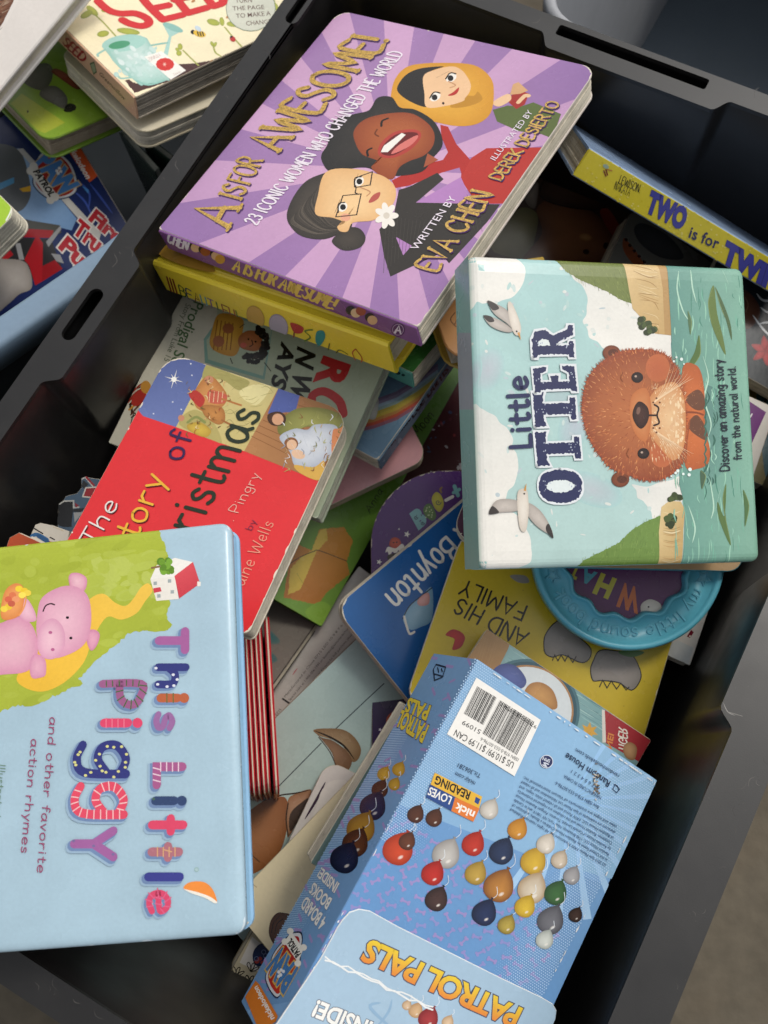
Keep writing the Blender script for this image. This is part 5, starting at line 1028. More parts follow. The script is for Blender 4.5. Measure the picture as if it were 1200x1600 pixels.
# plain party balloons stand where the box shows its picture
def balloon(x, y, r, c1, c2):
    d = Vector((.47, -.88)); e = Vector((.88, .47)); f = lambda u, v: tuple(Vector((x, y)) + d * u + e * v)
    a.line([f(r * 1.1, 0), f(r * 1.6, r * .2), f(r * 2.1, -r * .1)], 'dfe6ec', .9)
    a.fan([f(-r * 1.05, 0), f(-r * .8, r * .68), f(-r * .1, r * .92), f(r * .6, r * .6), f(r * 1.08, r * .06), f(r * 1.08, -r * .06), f(r * .6, -r * .6), f(-r * .1, -r * .92), f(-r * .8, -r * .68)], c1, c2, f(-r * .25, r * .2))
    a.poly([f(r * 1.02, 0), f(r * 1.22, r * .14), f(r * 1.22, -r * .14)], c2); a.ell(*f(-r * .45, r * .35), r * .22, r * .12, -30, 'e4ddd4', c1, 10)
BALLS = [((60, 900), 62, 'cc4a2a', '9a3018'), ((130, 760), 34, '5a3424', '3a2018'), ((205, 775), 34, '5c3626', '3c2218'), ((95, 870), 34, '6a3c28', '472618'), ((255, 920), 56, 'c4c0ba', '8f8a86'), ((200, 1000), 46, 'c03028', '8f2018'), ((365, 880), 46, 'c23a2c', '962418'), ((430, 740), 38, 'd8d2c8', 'a39c92'), ((375, 1000), 44, 'c2a04a', '8f742c'), ((215, 1105), 46, '4a3430', '2a1c1a'), ((480, 910), 50, '2c3a5a', '1a2238'), ((545, 820), 40, 'd0933a', 'a46c22'), ((470, 1050), 62, 'c0843e', '7a4a22'), ((410, 1160), 50, '26345a', '161e36'), ((500, 1210), 36, 'b8a24a', '7c6a28'), ((610, 950), 52, 'd8b23c', 'a8832a'), ((660, 880), 38, 'ddd4c6', 'aaa092'), ((605, 1060), 58, 'd9cdb8', 'a58c6c'), ((575, 1135), 42, 'dab83a', 'a88622'), ((715, 945), 34, 'd2c4b0', '9e8e7a'), ((700, 1080), 46, '3f6a3a', '274626'), ((765, 1010), 34, 'aaa8a8', '7c7a7c'), ((680, 1190), 54, '74747a', '4a4a50'), ((655, 1270), 36, 'd4d8d0', '9aa09a'), ((780, 1170), 28, '4a3a34', '2c221e')]
for p_, r_, c1, c2 in BALLS:
    x, y = Z(p_)[0]; balloon(x, y, r_ / 2.609 * 1.08, c1, c2)
# barcode label
a.poly(Z((375, 205), (637, 378), (530, 607), (255, 435)), 'efece6')
def bars(q, n):
    p0, p1, p2 = [Vector(v) for v in Z(*q)]; x = 0
    while x < 1:
        w_ = random.choice((.006, .012, .018, .026)) * (1.9 if n < 50 else 1); g_ = random.choice((.007, .011, .016)) * (1.9 if n < 50 else 1)
        if x + w_ < 1: A_, B_ = p0 + (p1 - p0) * x, p0 + (p1 - p0) * (x + w_); e = p2 - p0; a.poly([tuple(A_), tuple(B_), tuple(B_ + e), tuple(A_ + e)], '1d1c1c'); a.k -= 2.4e-6
        x += w_ + g_
bars(((378, 240), (458, 287), (323, 352)), 40); bars(((470, 296), (612, 386), (398, 432)), 80); a.over()
a.over()
a.text('US $10.99/ $11.99 CAN', *Z((530, 552), (292, 416), (519, 576)), '20201f', .006); a.text('9780553507966', *Z((622, 402), (475, 306), (616, 414)), '20201f'); a.text('51099', *Z((395, 420), (322, 378), (387, 436)), '20201f'); a.text('ISBN 978-0-553-50796-6', *Z((548, 535), (395, 448), (542, 547)), '20201f')
a.text('Tit.306281', *Z((395, 598), (303, 553), (388, 614)), '2a3a55'); a.text('nickjr.com', *Z((372, 630), (292, 588), (365, 646)), '2a3a55')
# reading tag
a.poly(Z((205, 592), (398, 690), (385, 740), (188, 640)), 'e2b23c'); a.poly(Z((185, 640), (290, 692), (273, 748), (168, 692)), '2c4a86'); a.poly(Z((288, 692), (388, 738), (362, 792), (272, 748)), 'dd7a34')
a.text('READING', *Z((352, 672), (212, 604), (342, 704)), '1d1c1c', .03); a.text('LOVES', *Z((276, 692), (186, 650), (264, 722)), 'f2efe8', .02); a.text('nick', *Z((370, 752), (294, 714), (358, 782)), 'f2efe8', .03); a.poly(Z((372, 690), (390, 700), (382, 722), (366, 712)), '2c4a86')
# publisher block
DK = '2a3f66'
a.ell(*Z((660, 547))[0], 10.5, 10.5, 0, 'd6dbe6'); a.ell(*Z((660, 547))[0], 9.4, 9.4, 0, '2a3058'); a.text('SPIN', *Z((676, 540), (646, 528), (672, 552)), 'd6dbe6', .02); a.line(Z((645, 560), (660, 568), (650, 552), (668, 558)), 'd6dbe6', 1.6)
a.text('Random House', *Z((922, 628), (744, 510), (910, 652)), '1c2a48', .008); a.text('randomhousekids.com', *Z((958, 600), (782, 492), (951, 614)), '24365a')
h_ = Z((940, 640), (958, 660), (945, 674), (930, 660)); a.line(h_ + [h_[0]], '1c2a48', 1.1, smooth=False); a.line(Z((935, 640), (948, 645), (955, 660)), '1c2a48', 1)
a.text('8 7 6 5 4 3 2 1', *Z((872, 650), (765, 580), (866, 662)), DK); a.text('MANUFACTURED IN CHINA', *Z((885, 690), (735, 600), (879, 702)), DK); a.text('Box ISBN 978-0-553-50796-6', *Z((875, 728), (700, 628), (869, 740)), DK)
for i, t_ in enumerate(('titles and logos are trademarks of Viacom International Inc.', 'characters are trademarks of Spin Master Ltd. Nickelodeon and all related', 'of Random House LLC. PAW Patrol and all related titles, logos, and', 'Companies. Random House and the colophon are registered trademarks', 'by Random House of Canada Limited, Toronto, Penguin Random House', 'Random House LLC, 1745 Broadway, New York, NY 10019, and in Canada', 'in the United States by Random House Children s Books, a division of', '(c) 2015 Spin Master PAW Productions Inc. All rights reserved. Published')):
    a.text(t_, *Z((948 - i * 6.5, 808 + i * 22.5), (568 - i * 7.5, 606 + i * 18.5), (943 - i * 6.5, 819 + i * 22.5)), DK)
for i in range(26): a.ell(*Z((862 + random.gauss(0, 6), 640 + random.gauss(0, 26)))[0], random.uniform(1, 3), random.uniform(.8, 2), random.uniform(0, 180), random.choice(('6a5c4c', 'a09482', '3c3630', 'c6bfb2')), n=7)
a.done('illustration')
a = Art(b.front, b.front.top)
for _ in range(70):
    s_, t_ = random.choice(((random.random(), .004), (.004, random.random()), (.992, random.random() * .9))); x, y = fb(s_, t_); d = Vector(fb(1, 0)) - Vector(fb(0, 0)) if t_ == .004 else Vector(fb(0, 1)) - Vector(fb(0, 0)); d = d.normalized() * random.uniform(1, 7); a.line([(x - d.x, y - d.y), (x, y), (x + d.x, y + d.y)], 'e4e6e6', random.uniform(.8, 2.6), taper=True, up=False)
a.done('rubbed_edges', 'stuff')
# flap
b.FL.parent = b.flap; a = Art(b.FL)
a.text('PATROL PALS', (817, 1577), (576, 1467), (805, 1609), 'e8c838', .035, .1, out='4a4a5a', ow=.035, col2='e2863a', gap=.92)
a.text('INSIDE!', (583, 1598), (496, 1563), (573, 1622), 'f0efea', .035, out='5a5f70', ow=.03)
for x, y, r_, c1, c2 in ((650, 1578, 12, 'd8b48a', 'b08a62'), (670, 1590, 17, 'a83a3c', '7a2226'), (700, 1596, 10, 'dcc0a0', 'b0906c'), (636, 1570, 8, 'dcc0a0', 'b0906c')): balloon(x, y, r_, c1, c2)
for k in range(2):
    pts = [(508 + i * 12, 1496 + i * 5.6 + random.uniform(-3, 3) + k * 3) for i in range(15)]; a.line(pts, 'e9ebea', random.uniform(1.4, 2.6), smooth=False); 
for i in range(30): x, y = 505 + random.uniform(0, 200), 0; y = 1496 + (x - 508) * .46 + random.uniform(-5, 5); a.line([(x, y), (x + random.uniform(-8, 8), y + random.uniform(-5, 5))], 'd5dfe6', random.uniform(.8, 2.4), taper=True, up=False)
for i in range(9): x = random.uniform(530, 840); y = 1510 + (x - 508) * .46 + random.uniform(0, 30); a.line([(x, y), (x + random.uniform(-20, 20), y + random.uniform(-10, 30)), (x + random.uniform(-30, 30), y + 50)], random.choice(('8fb0cc', 'b6cddc')), random.uniform(2, 5), taper=True)
a.done('lettering')
# left side of the box
a = Art(b.L); fl_ = frame((682, 1018), (742, 1028), (382, 1553)); a.F.parent = b.cover
a.poly([(690, 1000), (760, 1010), (480, 1560), (370, 1580)], '7ea6d0', col2='7099c6', ax=((715, 1030), (420, 1560)))
def LF(s_, t_):
    A_ = Vector((682, 1018)).lerp(Vector((382, 1553)), t_); B_ = Vector((742, 1028)).lerp(Vector((473, 1540)), t_); return tuple(A_.lerp(B_, s_))
for i in range(36):
    for j in range(150):
        s_, t_ = (i + .5 * (j % 2)) / 36, j / 150; m_ = max(0, 1 - s_ / .5) if .2 < t_ < .85 else .0
        if m_ < .15: continue
        x, y = LF(s_, t_); r_ = 1.1 * min(1, .4 + m_); a._tri([a.P((x + r_, y)), a.P((x, y + r_)), a.P((x - r_, y)), a.P((x, y - r_))], [lin('abcbe8')] * 4, clip=False)
a.over()
for i in range(60):
    x, y = LF(random.random(), random.random()); d = random.choice(((4, -2), (2, 5), (5, 1))); a.line([(x - d[0], y - d[1]), (x + d[0], y + d[1])], '9f90c6', 2.6, smooth=False, up=False)
a.over()
for t_, s_, r_, c1, c2 in ((.355, .35, 11, 'dcb040', 'b0882a'), (.34, .62, 11, 'dcb040', 'b0882a'), (.385, .7, 10, 'd8ac40', 'a8822a'), (.40, .45, 14, '5a3828', '3a2218'), (.45, .5, 22, '27325a', '161e38'), (.515, .5, 24, 'c09238', '8a6424'), (.56, .55, 22, '6a3f28', '42261a'), (.605, .5, 24, '232c4c', '141a30')): x, y = LF(s_, t_); balloon(x, y, r_, c1, c2)
W3 = Zm(300, 900, 3)
a.text('PALS', *W3((1122, 612), (1018, 572), (1098, 680)), 'ead24a', .04, out='3a3f5a', ow=.03); a.text('PATROL', *W3((1112, 705), (982, 628), (1080, 785)), 'ead24a', .04, out='3a3f5a', ow=.03)
a.text('INSIDE!', *Y((692, 945), (608, 868), (668, 990)), 'f2f0ea', .03, out='56688a', ow=.02); a.text('BOOKS', *Y((658, 1018), (572, 938), (632, 1068)), 'f2f0ea', .03, out='56688a', ow=.02); a.text('4 BOARD', *Y((634, 1112), (536, 1002), (604, 1168)), 'f2f0ea', .03, out='56688a', ow=.02)
K = Zm(560, 700, 3); p_ = K((365, 1015), (410, 1028), (395, 1075), (358, 1090), (352, 1040)); a.line(p_ + [p_[0]], '1d2a44', 1.4, smooth=False); a.line(K((372, 1030), (378, 1052)), '1d2a44', 1.2); a.line(K((390, 1035), (395, 1050)), '1d2a44', 1.2); a.line(K((358, 1060), (398, 1072)), '1d2a44', 1.2)
K = Zm(340, 1420, 6.667)
SHD = ((800, 240), (870, 240), (890, 300), (880, 400), (850, 620), (760, 760), (690, 850), (625, 935), (560, 880), (510, 780), (500, 700), (540, 600), (580, 470), (660, 360), (760, 260))
a.poly(K(*SHD), '2a3350', True); a.poly(K(*[(x + (690 - x) * .05, y + (600 - y) * .05) for x, y in SHD]), 'd6d8dc', True); a.poly(K(*[(x + (690 - x) * .16, y + (600 - y) * .14) for x, y in SHD]), 'a5242a', True, col2='c23a2c', ax=K((700, 400), (600, 850)))
a.text('PAW', *K((838, 640), (640, 385), (690, 905)), '4a7cb4', .06, out='d8b458', ow=.045, gap=.9)
for x, y in ((640, 660), (665, 640), (640, 705), (662, 690), (690, 655)): a.ell(*K((x, y))[0], 2.4, 2.8, 0, 'e9ecf0', n=9)
for (x, y) in ((760, 235), (705, 345), (900, 405), (840, 570)): a.ell(*K((x, y))[0], 5.2, 5.2, 0, 'efece2')
a.poly(K((770, 240), (900, 420), (840, 560), (700, 350)), 'efece2'); a.text('PATROL', *K((872, 470), (770, 305), (820, 520)), '1c1c22', .05)
a.poly(K((400, 750), (440, 790), (632, 1120), (610, 1178), (560, 1210), (430, 1260), (290, 920)), 'e0802f'); a.text('nickelodeon', *K((598, 1140), (416, 800), (548, 1172)), 'f4efe6', .03)
a.done('illustration')
# ---- twins
b = B['twins']; a = Art(b.front); Z = Zm(800, 0, 3)
for i in range(600):
    x, y = random.uniform(320, 1300), random.uniform(660, 1500); a.ell(*Z((x, y))[0], 1.8, 1.5, 30, random.choice(('dfd260', 'e2d670', 'd0bd2e')), n=6); a.k -= 2.4e-6
a.over(); a.line(Z((372, 690), (315, 775)), 'b7a52a', 1, smooth=False)
a.hand('LEWISON.', *Z((500, 858), (598, 905), (512, 822)), '2a2a22', .12); a.hand('NAKATA', *Z((478, 886), (548, 920), (490, 848)), '2a2a22', .12)
a.line(Z((430, 800), (440, 825)), '7c2f22', 2); a.line(Z((440, 795), (448, 820)), '7c2f22', 2); a.line(Z((448, 795), (468, 800)), 'b8803a', 2); a.ell(*Z((440, 780))[0], 5, 3, 30, '9ab0a0')
for w_, q, w2 in (('TWO', ((625, 985), (800, 1075), (655, 890)), .06), ('TWINS', ((980, 1220), (1290, 1400), (1008, 1125)), .06)): a.text(w_, *Z(*q), '44459a', w2, out='3a3a70', ow=.015)
a.text('is for', *Z((826, 1112), (962, 1168), (842, 1060)), '35365e', .02, gap=1.05)
a.done('lettering')
# ---- sound book centre
b = B['sound']; b.CF.parent = b.cover; a = Art(b.CF); Z = Zm(700, 390, 2.4)
for ch, q, c in (('W', ((722, 1278), (640, 1248), (712, 1368)), 'd0703a'), ('H', ((632, 1240), (572, 1216), (600, 1312)), 'c2b83a'), ('A', ((560, 1215), (510, 1195), (540, 1262)), '4fa3b0'), ('T', ((500, 1195), (470, 1180), (480, 1240)), 'c2b83a')): a.text(ch, *Z(*q), c, .05)
a.fan(Z((722, 1345), (735, 1320), (765, 1312), (800, 1335), (790, 1390), (740, 1400)), 'ece6dc', 'c9c1b4'); a.ell(*Z((752, 1340))[0], 1.5, 1.5, 0, '1d1815', n=8); a.done('illustration')
# ---- yellow board book
b = B['elephants']; a = Art(b.front); Z = Zm(560, 700, 3); Y = Zm(800, 860, 3)
a.hand('FAMILY', Z((790, 742))[0], Z((500, 618))[0], Z((763, 808))[0], '1d1b14', .17, smooth=True); a.hand('AND HIS', Z((800, 868))[0], Z((478, 705))[0], Z((765, 932))[0], '1d1b14', .17)
a.fan(Z((408, 875), (440, 850), (480, 862), (500, 890), (480, 935), (440, 945), (452, 900), (430, 885)), 'c42a2a', 'a81f22'); a.poly(Y((-10, 118), (60, 118), (80, 150), (30, 150)), '9a928c', True)
for i in range(40): a.ell(random.uniform(640, 1040), random.uniform(860, 1200), random.uniform(.5, 1.4), None, 0, random.choice(('b8a024', 'a8922a')), n=6)
a.done('lettering', 'stuff'); TOP_ = b.front.top
# two plain grey pebbles with a zigzag edge
for pts, zig, leaf in ((((150, 420), (165, 380), (200, 340), (250, 320), (310, 400), (368, 460), (360, 510), (320, 525), (240, 490), (190, 500), (155, 480)), ((190, 515), (200, 490), (215, 518), (230, 490), (248, 520), (262, 492), (285, 525), (300, 498)), 0),
        (((368, 560), (380, 520), (410, 470), (480, 470), (560, 490), (600, 560), (600, 610), (560, 655), (500, 620), (420, 610), (380, 610)), ((410, 640), (425, 608), (445, 645), (465, 612), (490, 650), (510, 622), (535, 655), (548, 640)), 1)):
    a = Art(b.front, TOP_); q = catmull(Y(*pts), True); a.fan(q, '9a928c', '86807a', None, False); a.line(q + [q[0]], '1d1b14', 1.6, smooth=False); a.line(Y(*zig), '1d1b14', 1.5, smooth=False)
    if leaf: a.poly(Y((500, 475), (560, 465), (620, 478), (570, 500), (520, 492)), '4a7a3a', True)
    a.done('grey_shape')
wear(b, 60, 'ddd5c2')
# ---- blue board book
b = B['boynton']; a = Art(b.front); Z = Zm(450, 430, 3)
a.hand('Sandra Boynton', (788, 752), (602, 930), (812, 780), 'f1eee6', .16)
K = Zm(560, 700, 3); a.fan(K((208, 800), (240, 740), (300, 690), (345, 655), (345, 800), (290, 840), (240, 850)), '9cc0d2', '7fa8c2'); q = K((208, 800), (240, 740), (300, 690), (345, 655)); a.line(q, '1d2430', 1.6); a.line(K((215, 790), (225, 830), (240, 870), (262, 862)), 'e9e2d6', 3.5); a.fan(K((275, 720), (300, 690), (330, 680), (330, 730), (290, 740)), 'eeb8b0', 'd99a94')
a.done('illustration'); wear(b, 50, 'ddd5c4')
# ---- purple arched board book
b = B['boo']; a = Art(b.front); Z = Zm(560, 520, 4.21)
a.poly([(500, 700), (760, 700), (760, 900), (500, 900)], '4d2769', col2='5a3078', ax=((600, 850), (720, 760))); a.k -= 2.4e-6; a.poly([(560, 960), (660, 960), (660, 1260), (560, 1260)], '2b1a44'); 
a.text('B', *Z((390, 1290), (455, 1235), (335, 1190)), '84b9bc', .08); a.fan(Z((425, 1170), (445, 1130), (480, 1130), (512, 1200), (490, 1235), (450, 1215)), '6a8a4a', '55733c'); a.fan(Z((482, 1090), (510, 1048), (545, 1070), (562, 1130), (535, 1178), (500, 1150)), 'cfc64a', 'b8ae3a')
for x, y, r_ in ((378, 1215, 14), (422, 1252, 14), (525, 1115, 20)): a.line([*Z(*[(x + r_ * (1 - k / 9) * math.cos(k), y + r_ * (1 - k / 9) * math.sin(k)) for k in range(9)])], '3a4a5a', 1.2)
for i in range(12): a.ell(*Z((random.uniform(440, 495), random.uniform(1140, 1220)))[0], 1.1, 1.1, 0, 'c8d8a0', n=6)
a.line(Z((575, 1102), (620, 1078)), 'e6e2da', 5, smooth=False); a.line(Z((632, 1010), (655, 1070)), '7ab4b4', 6, smooth=False); a.line(Z((625, 1052), (665, 1030)), '7ab4b4', 5, smooth=False); a.line(Z((545, 1050), (538, 1030), (548, 1018)), '8a6a3a', 3)
a.fan(Z((205, 1400), (212, 1360), (240, 1345), (272, 1360), (280, 1400), (245, 1420)), 'd2593a', 'a83f28'); a.poly(Z((178, 1445), (195, 1408), (245, 1418), (285, 1388), (302, 1410), (285, 1450), (262, 1430), (250, 1465), (225, 1440), (205, 1470), (192, 1440)), 'efe9df', True); a.poly(Z((190, 1470), (230, 1450), (275, 1450), (255, 1500), (210, 1510)), '33261f', True); a.ell(*Z((232, 1380))[0], 1.4, 1.4, 0, '2a1510', n=6); a.ell(*Z((252, 1378))[0], 1.4, 1.4, 0, '2a1510', n=6)
for x, y, r_ in ((320, 1325, 20), (267, 1292, 7), (137, 1507, 17), (160, 1580, 8)): a.star(*Z((x, y))[0], r_ / 3.6, 'ece8e2')
for x, y in ((602, 1064), (602, 1087), (608, 1124), (594, 1140)): a.star(x, y, 3, 'cfc9d6')
a.fan([(604, 1122), (615, 1112), (625, 1118), (622, 1140), (606, 1140)], 'c9582c', '96401f'); a.done('illustration'); wear(b, 50, 'cfc3b0', .0011, .005)
# ---- teal plank print book
b = B['daniel']; a = Art(b.front); Z = Zm(600, 980, 2.609)
a.poly(Z((320, -60), (420, -40), (520, 60), (400, 300), (250, 200)), 'b28a58', col2='9a7040', ax=Z((400, 20), (420, 160)))
for i in range(10): a.line(Z((380 + i * 9, 20 + i * 5), (350 + i * 9, 110 + i * 6)), random.choice(('8a6238', 'c49c68')), 1, taper=True)
a.poly(Z((520, 50), (540, 55), (940, 330), (880, 480), (560, 300), (490, 130)), '8fb4b2', col2='7da6a6', ax=Z((560, 80), (850, 400)))
for i in range(60):
    x = random.uniform(500, 880); y = 60 + (x - 520) * .66 + random.uniform(-10, 130); a.line(Z((x, y), (x + 45, y + 29), (x + 90, y + 56)), random.choice(('6d9798', '9cc0bc', '5f8a8c', 'a8c8c2')), random.uniform(.7, 1.8), taper=True, up=False)
a.over()
c_ = (590, 330)
for r_, c in ((212, '46707a'), (200, '2f5560'), (186, 'b08050'), (178, 'dde2e2')): a.ell(*Z(c_)[0], r_ / 2.609, r_ / 2.609 * .93, 30, c, n=48)
a.fan(Z((480, 150), (540, 160), (580, 215), (560, 250), (500, 240), (440, 190)), '5a68a4', '434f86'); a.fan(Z((590, 235), (640, 225), (690, 260), (705, 330), (640, 330), (570, 290)), 'cf9a5a', 'a87440')
a.star(*Z((835, 425))[0], 15, 'd8a23a', 7, .5, 20); a.poly(Z((890, 335), (905, 340), (1100, 470), (1060, 560), (900, 470)), 'a5232a'); a.poly(Z((888, 335), (900, 338), (905, 470), (890, 470)), 'e0d8cc')
a.hand('TIGER', *Z((958, 500), (958, 408), (990, 510)), 'ece2d2', .2); a.text('NEI', *Z((905, 490), (915, 430), (928, 498)), 'd8843a', .03); a.fan(Z((975, 490), (1000, 468), (1030, 490), (1020, 540), (985, 530)), 'c89a6a', '9a6c44'); a.done('illustration')
# ---- green book
b = B['green']; a = Art(b.front); Z = Zm(450, 430, 3); a.use(PAINT)
a.poly([(300, 600), (800, 380), (800, 700), (560, 1000), (420, 1000)], '74a038', col2='4f7a2c', ax=((520, 900), (700, 600)))
a.poly(Z((20, 1250), (110, 1290), (150, 1190), (260, 1180), (305, 1245), (275, 1340), (290, 1400), (180, 1490), (140, 1545), (-20, 1510)), 'c98b32', col2='b87428', ax=Z((200, 1200), (60, 1520)), jag=.0008)
a.poly(Z((150, 1195), (180, 1185), (185, 1240), (130, 1300), (60, 1470), (0, 1500), (10, 1380), (60, 1320), (110, 1290)), 'd9bd4c', jag=.0008); a.line(Z((5, 1355), (60, 1320), (120, 1295), (150, 1292), (275, 1340)), '4a3a1c', 1.4)
a.hand('Anna', (578, 802), (598, 768), (570, 795), '1d1f14', .14); a.hand('Moon', (652, 682), (678, 650), (642, 672), '1d1f14', .14)
a.poly(Z((80, 1580), (150, 1530), (200, 1560), (150, 1640)), '86b03e', True)
for i in range(30): x, y = random.uniform(470, 720), random.uniform(560, 940); a.line([(x, y), (x + random.uniform(-14, 14), y - random.uniform(8, 26))], random.choice(('87b048', '5f8a30', '3f6a28')), random.uniform(1, 3), taper=True)
a.done('illustration')
# ---- rainbow book
b = B['rainbow']; a = Art(b.front); a.use(PAINT); Z = Zm(560, 520, 4.21)
for k, c in enumerate(('7a6a86', '8a7c98', '9ab0c4', '8aa0a0', 'a89a4a', 'b8a248', 'b07f4a', 'b0503f', '8a5a6a')):
    q = [(x, y + k * 21) for x, y in ((-40, 470), (100, 440), (250, 385), (380, 305), (520, 200))]; a.poly(Z(*q, *[(x + (6 if k < 8 else 0), y + 23) for x, y in q[::-1]]), c)
a.fan(Z((40, 545), (80, 470), (130, 430), (130, 500), (105, 570)), 'd2d0ca', 'a9aaa8')
for i in range(10): a.line(Z((60 + i * 7, 560 - i * 8), (100 + i * 3, 480 + i * 4)), 'c8c8c6', 1.2, taper=True)
a.hand('WIN', *Z((165, 290), (240, 270), (170, 240)), '2a2c34', .2); a.done('illustration'); wear(b, 60, 'd8cfc0')
a = Art(b.R); a.poly([(580, 720), (720, 520), (730, 560), (600, 740)], '71889c')
a.hand('Jamie', (618, 684), (642, 655), (610, 676), '23242a', .2); a.hand('Lee Burns', (646, 652), (700, 580), (638, 642), '23242a', .2); a.hand('Sim', (606, 702), (618, 688), (598, 694), '4a4250', .2); a.done('lettering')
wear(B['pink'], 30, 'e2cfc8', .0006)
# ---- small teal, brown, barcode, ear, cream, flower and other prints
b = B['teal']; a = Art(b.front); a.poly([(560, 500), (760, 430), (760, 560), (640, 600)], '3f7c3c', col2='2d5c30', ax=((620, 570), (700, 480))); a.done('illustration')
a = Art(b.B); a.ell(622, 583, 4, 2.6, 10, '2a4a44'); a.ell(630, 586, 3, 2, 10, '2a4a44'); a.done('lettering', 'stuff')
b = B['kraft']; a = Art(b.front); a.use(PAINT); a.hand('EB', (704, 500), (722, 470), (716, 512), '5c3a22', .12); a.done('illustration')
b = B['barcode']; a = Art(b.front); Z = Zm(380, 940, 5)
a.text('(c) 2015 Simon and Schuster, Inc. All rights reserved', *Z((452, 900), (965, 340), (438, 888)), '3f3c3a')
for i, t_ in enumerate(('New York London Toronto Sydney New Delhi', 'September 2015 SIMON SPOTLIGHT and colophon are registered trademarks of', 'Publishing Division. All rights reserved, including the right of reproduction', 'For information about special discounts for bulk purchases, please contact', 'Special Sales at 1-866-506-1949 or business@simonandschuster.com.', 'Manufactured in China 0715 LEO 10 9 8 7 6 5 4 3 2')):
    a.text(t_, *Z((510 - i * 36, 880 - i * 26), (1005 - i * 30, 330 - i * 48), (497 - i * 36, 868 - i * 26)), '45423f')
a.line(Z((310, 760), (400, 822)), '2c2a2a', 3, smooth=False); a.text('0715', *Z((262, 893), (300, 845), (246, 880)), '3f3c3a'); a.poly(Z((250, 890), (350, 960), (220, 1130), (130, 1060)), 'dcd5c2')
for i in range(16): a.line(Z((232 - i * 10, 985 + i * 13), (290 - i * 10, 1030 + i * 13)), '26241f', random.choice((.8, 1.4, 2)), smooth=False, up=False)
a.line(Z((385, 575), (405, 545), (425, 520)), 'b8505a', 1.4, taper=True); a.line(Z((390, 570), (420, 545)), 'b8505a', 1.2, taper=True); a.done('lettering')
b = B['grey']; a = Art(b.front); a.use(PAINT); Z = Zm(380, 940, 5); a.fan(Z((185, 215), (230, 240), (285, 300), (270, 330), (195, 320)), '3f6a6c', '5c6f6c'); a.fan(Z((190, 385), (230, 400), (268, 450), (250, 475), (195, 475)), '3f6a6c', '5c6f6c'); a.done('illustration', 'stuff')
b = B['donkey']; a = Art(b.front); a.use(PAINT); Z = Zm(380, 940, 5)
a.poly([(330, 1200), (640, 890), (860, 1120), (540, 1420)], 'a3bec2', col2='b8cdc4', ax=((580, 1000), (420, 1180)))
a.line(Z((-60, 1770), (300, 1420), (610, 1105)), '232a3a', 1.5, smooth=False); a.line(Z((690, 1025), (960, 770), (1100, 640)), '232a3a', 1.5, smooth=False)
a.fan(Z((548, 1005), (640, 990), (780, 1000), (870, 1060), (920, 1150), (900, 1230), (850, 1250), (800, 1150), (700, 1080), (600, 1050)), 'a58d6c', '86694a'); a.fan(Z((548, 1005), (610, 1060), (700, 1085), (800, 1160), (850, 1250), (800, 1340), (730, 1330), (700, 1200), (640, 1110)), '94745a', '775840'); a.line(Z((560, 1010), (680, 1060), (790, 1130), (870, 1235)), '2c1f18', 3.4, taper=True); a.line(Z((590, 1060), (680, 1180), (735, 1310)), '3a2a20', 1.5)
X = Zm(370, 1180, 4.8)
a.fan(X((-100, 520), (60, 440), (190, 350), (320, 310), (380, 350), (375, 560), (300, 760), (100, 900), (-100, 900)), 'ae744a', '8f5934'); a.fan(X((380, 350), (440, 290), (560, 260), (500, 400), (400, 600), (375, 580)), 'c0987a', '9a6c4a'); a.line(X((190, 345), (330, 300), (440, 285), (560, 258)), '33241a', 2.4, taper=True); a.line(X((385, 360), (370, 480), (385, 600)), '33241a', 2); a.poly(X((400, 440), (490, 350), (540, 330), (470, 480), (400, 570)), '4a3a30', True); a.line(X((50, 690), (170, 800)), '3a2a20', 1.4)
a.done('illustration')
b = B['whiteslot']; a = Art(b.front); X = Zm(370, 1180, 4.8); a.line(X((665, 200), (600, 330), (510, 480)), '3a2438', 4.5, taper=True); a.poly(X((640, 260), (720, 190), (830, 210), (700, 420), (560, 520), (600, 380)), 'e0dad2', True); a.done('illustration')
b = B['cream']; a = Art(b.front); X = Zm(370, 1180, 4.8); a.fan(X((240, 1330), (255, 1240), (300, 1185), (350, 1182), (420, 1210), (400, 1330), (300, 1420), (265, 1400)), '5f3a28', '46281c'); a.line(X((262, 1330), (275, 1260), (320, 1210)), '2a1812', 1.5); a.line(X((285, 1340), (300, 1270), (345, 1230)), '2a1812', 1.5); a.line(X((110, 948), (130, 975), (150, 990)), 'b8a480', 1.2); a.done('illustration')
b = B['flowers']; a = Art(b.front); K = Zm(340, 1420, 6.667)
a.poly(K((360, 290), (230, 560), (430, 660), (620, 500)), 'cfcbc6'); a.fan(K((365, 480), (400, 400), (470, 360), (560, 420), (500, 560), (430, 600), (380, 570)), '25345c', '1b2746')
for x, y in ((440, 520), (470, 560), (410, 550)): a.ell(*K((x, y))[0], 4, 3, 0, 'a8403a', n=9)
for x, y in ((480, 450), (500, 490), (405, 520)): a.line([*K(*[(x + 22 * math.cos(k * .8), y + 22 * math.sin(k * .8)) for k in range(9)])], '6a7aa0', 1)
for c_, n_ in (((190, 700), 5), ((345, 655), 3), ((330, 790), 4)):
    for k in range(n_): t_ = -1.9 + k * .65; a.line(K(c_, (c_[0] + 75 * math.cos(t_) - 14, c_[1] + 75 * math.sin(t_)), (c_[0] + 100 * math.cos(t_ + .12), c_[1] + 100 * math.sin(t_ + .12)), (c_[0] + 60 * math.cos(t_ + .3), c_[1] + 60 * math.sin(t_ + .3)), c_), '1d1b17', 1.3)
a.line(K((155, 480), (315, 205)), '3a332c', 1.6, smooth=False); a.done('illustration')
b = B['brown']; a = Art(b.front); a.use(GLOSS); Z = Zm(740, 200, 3.75)
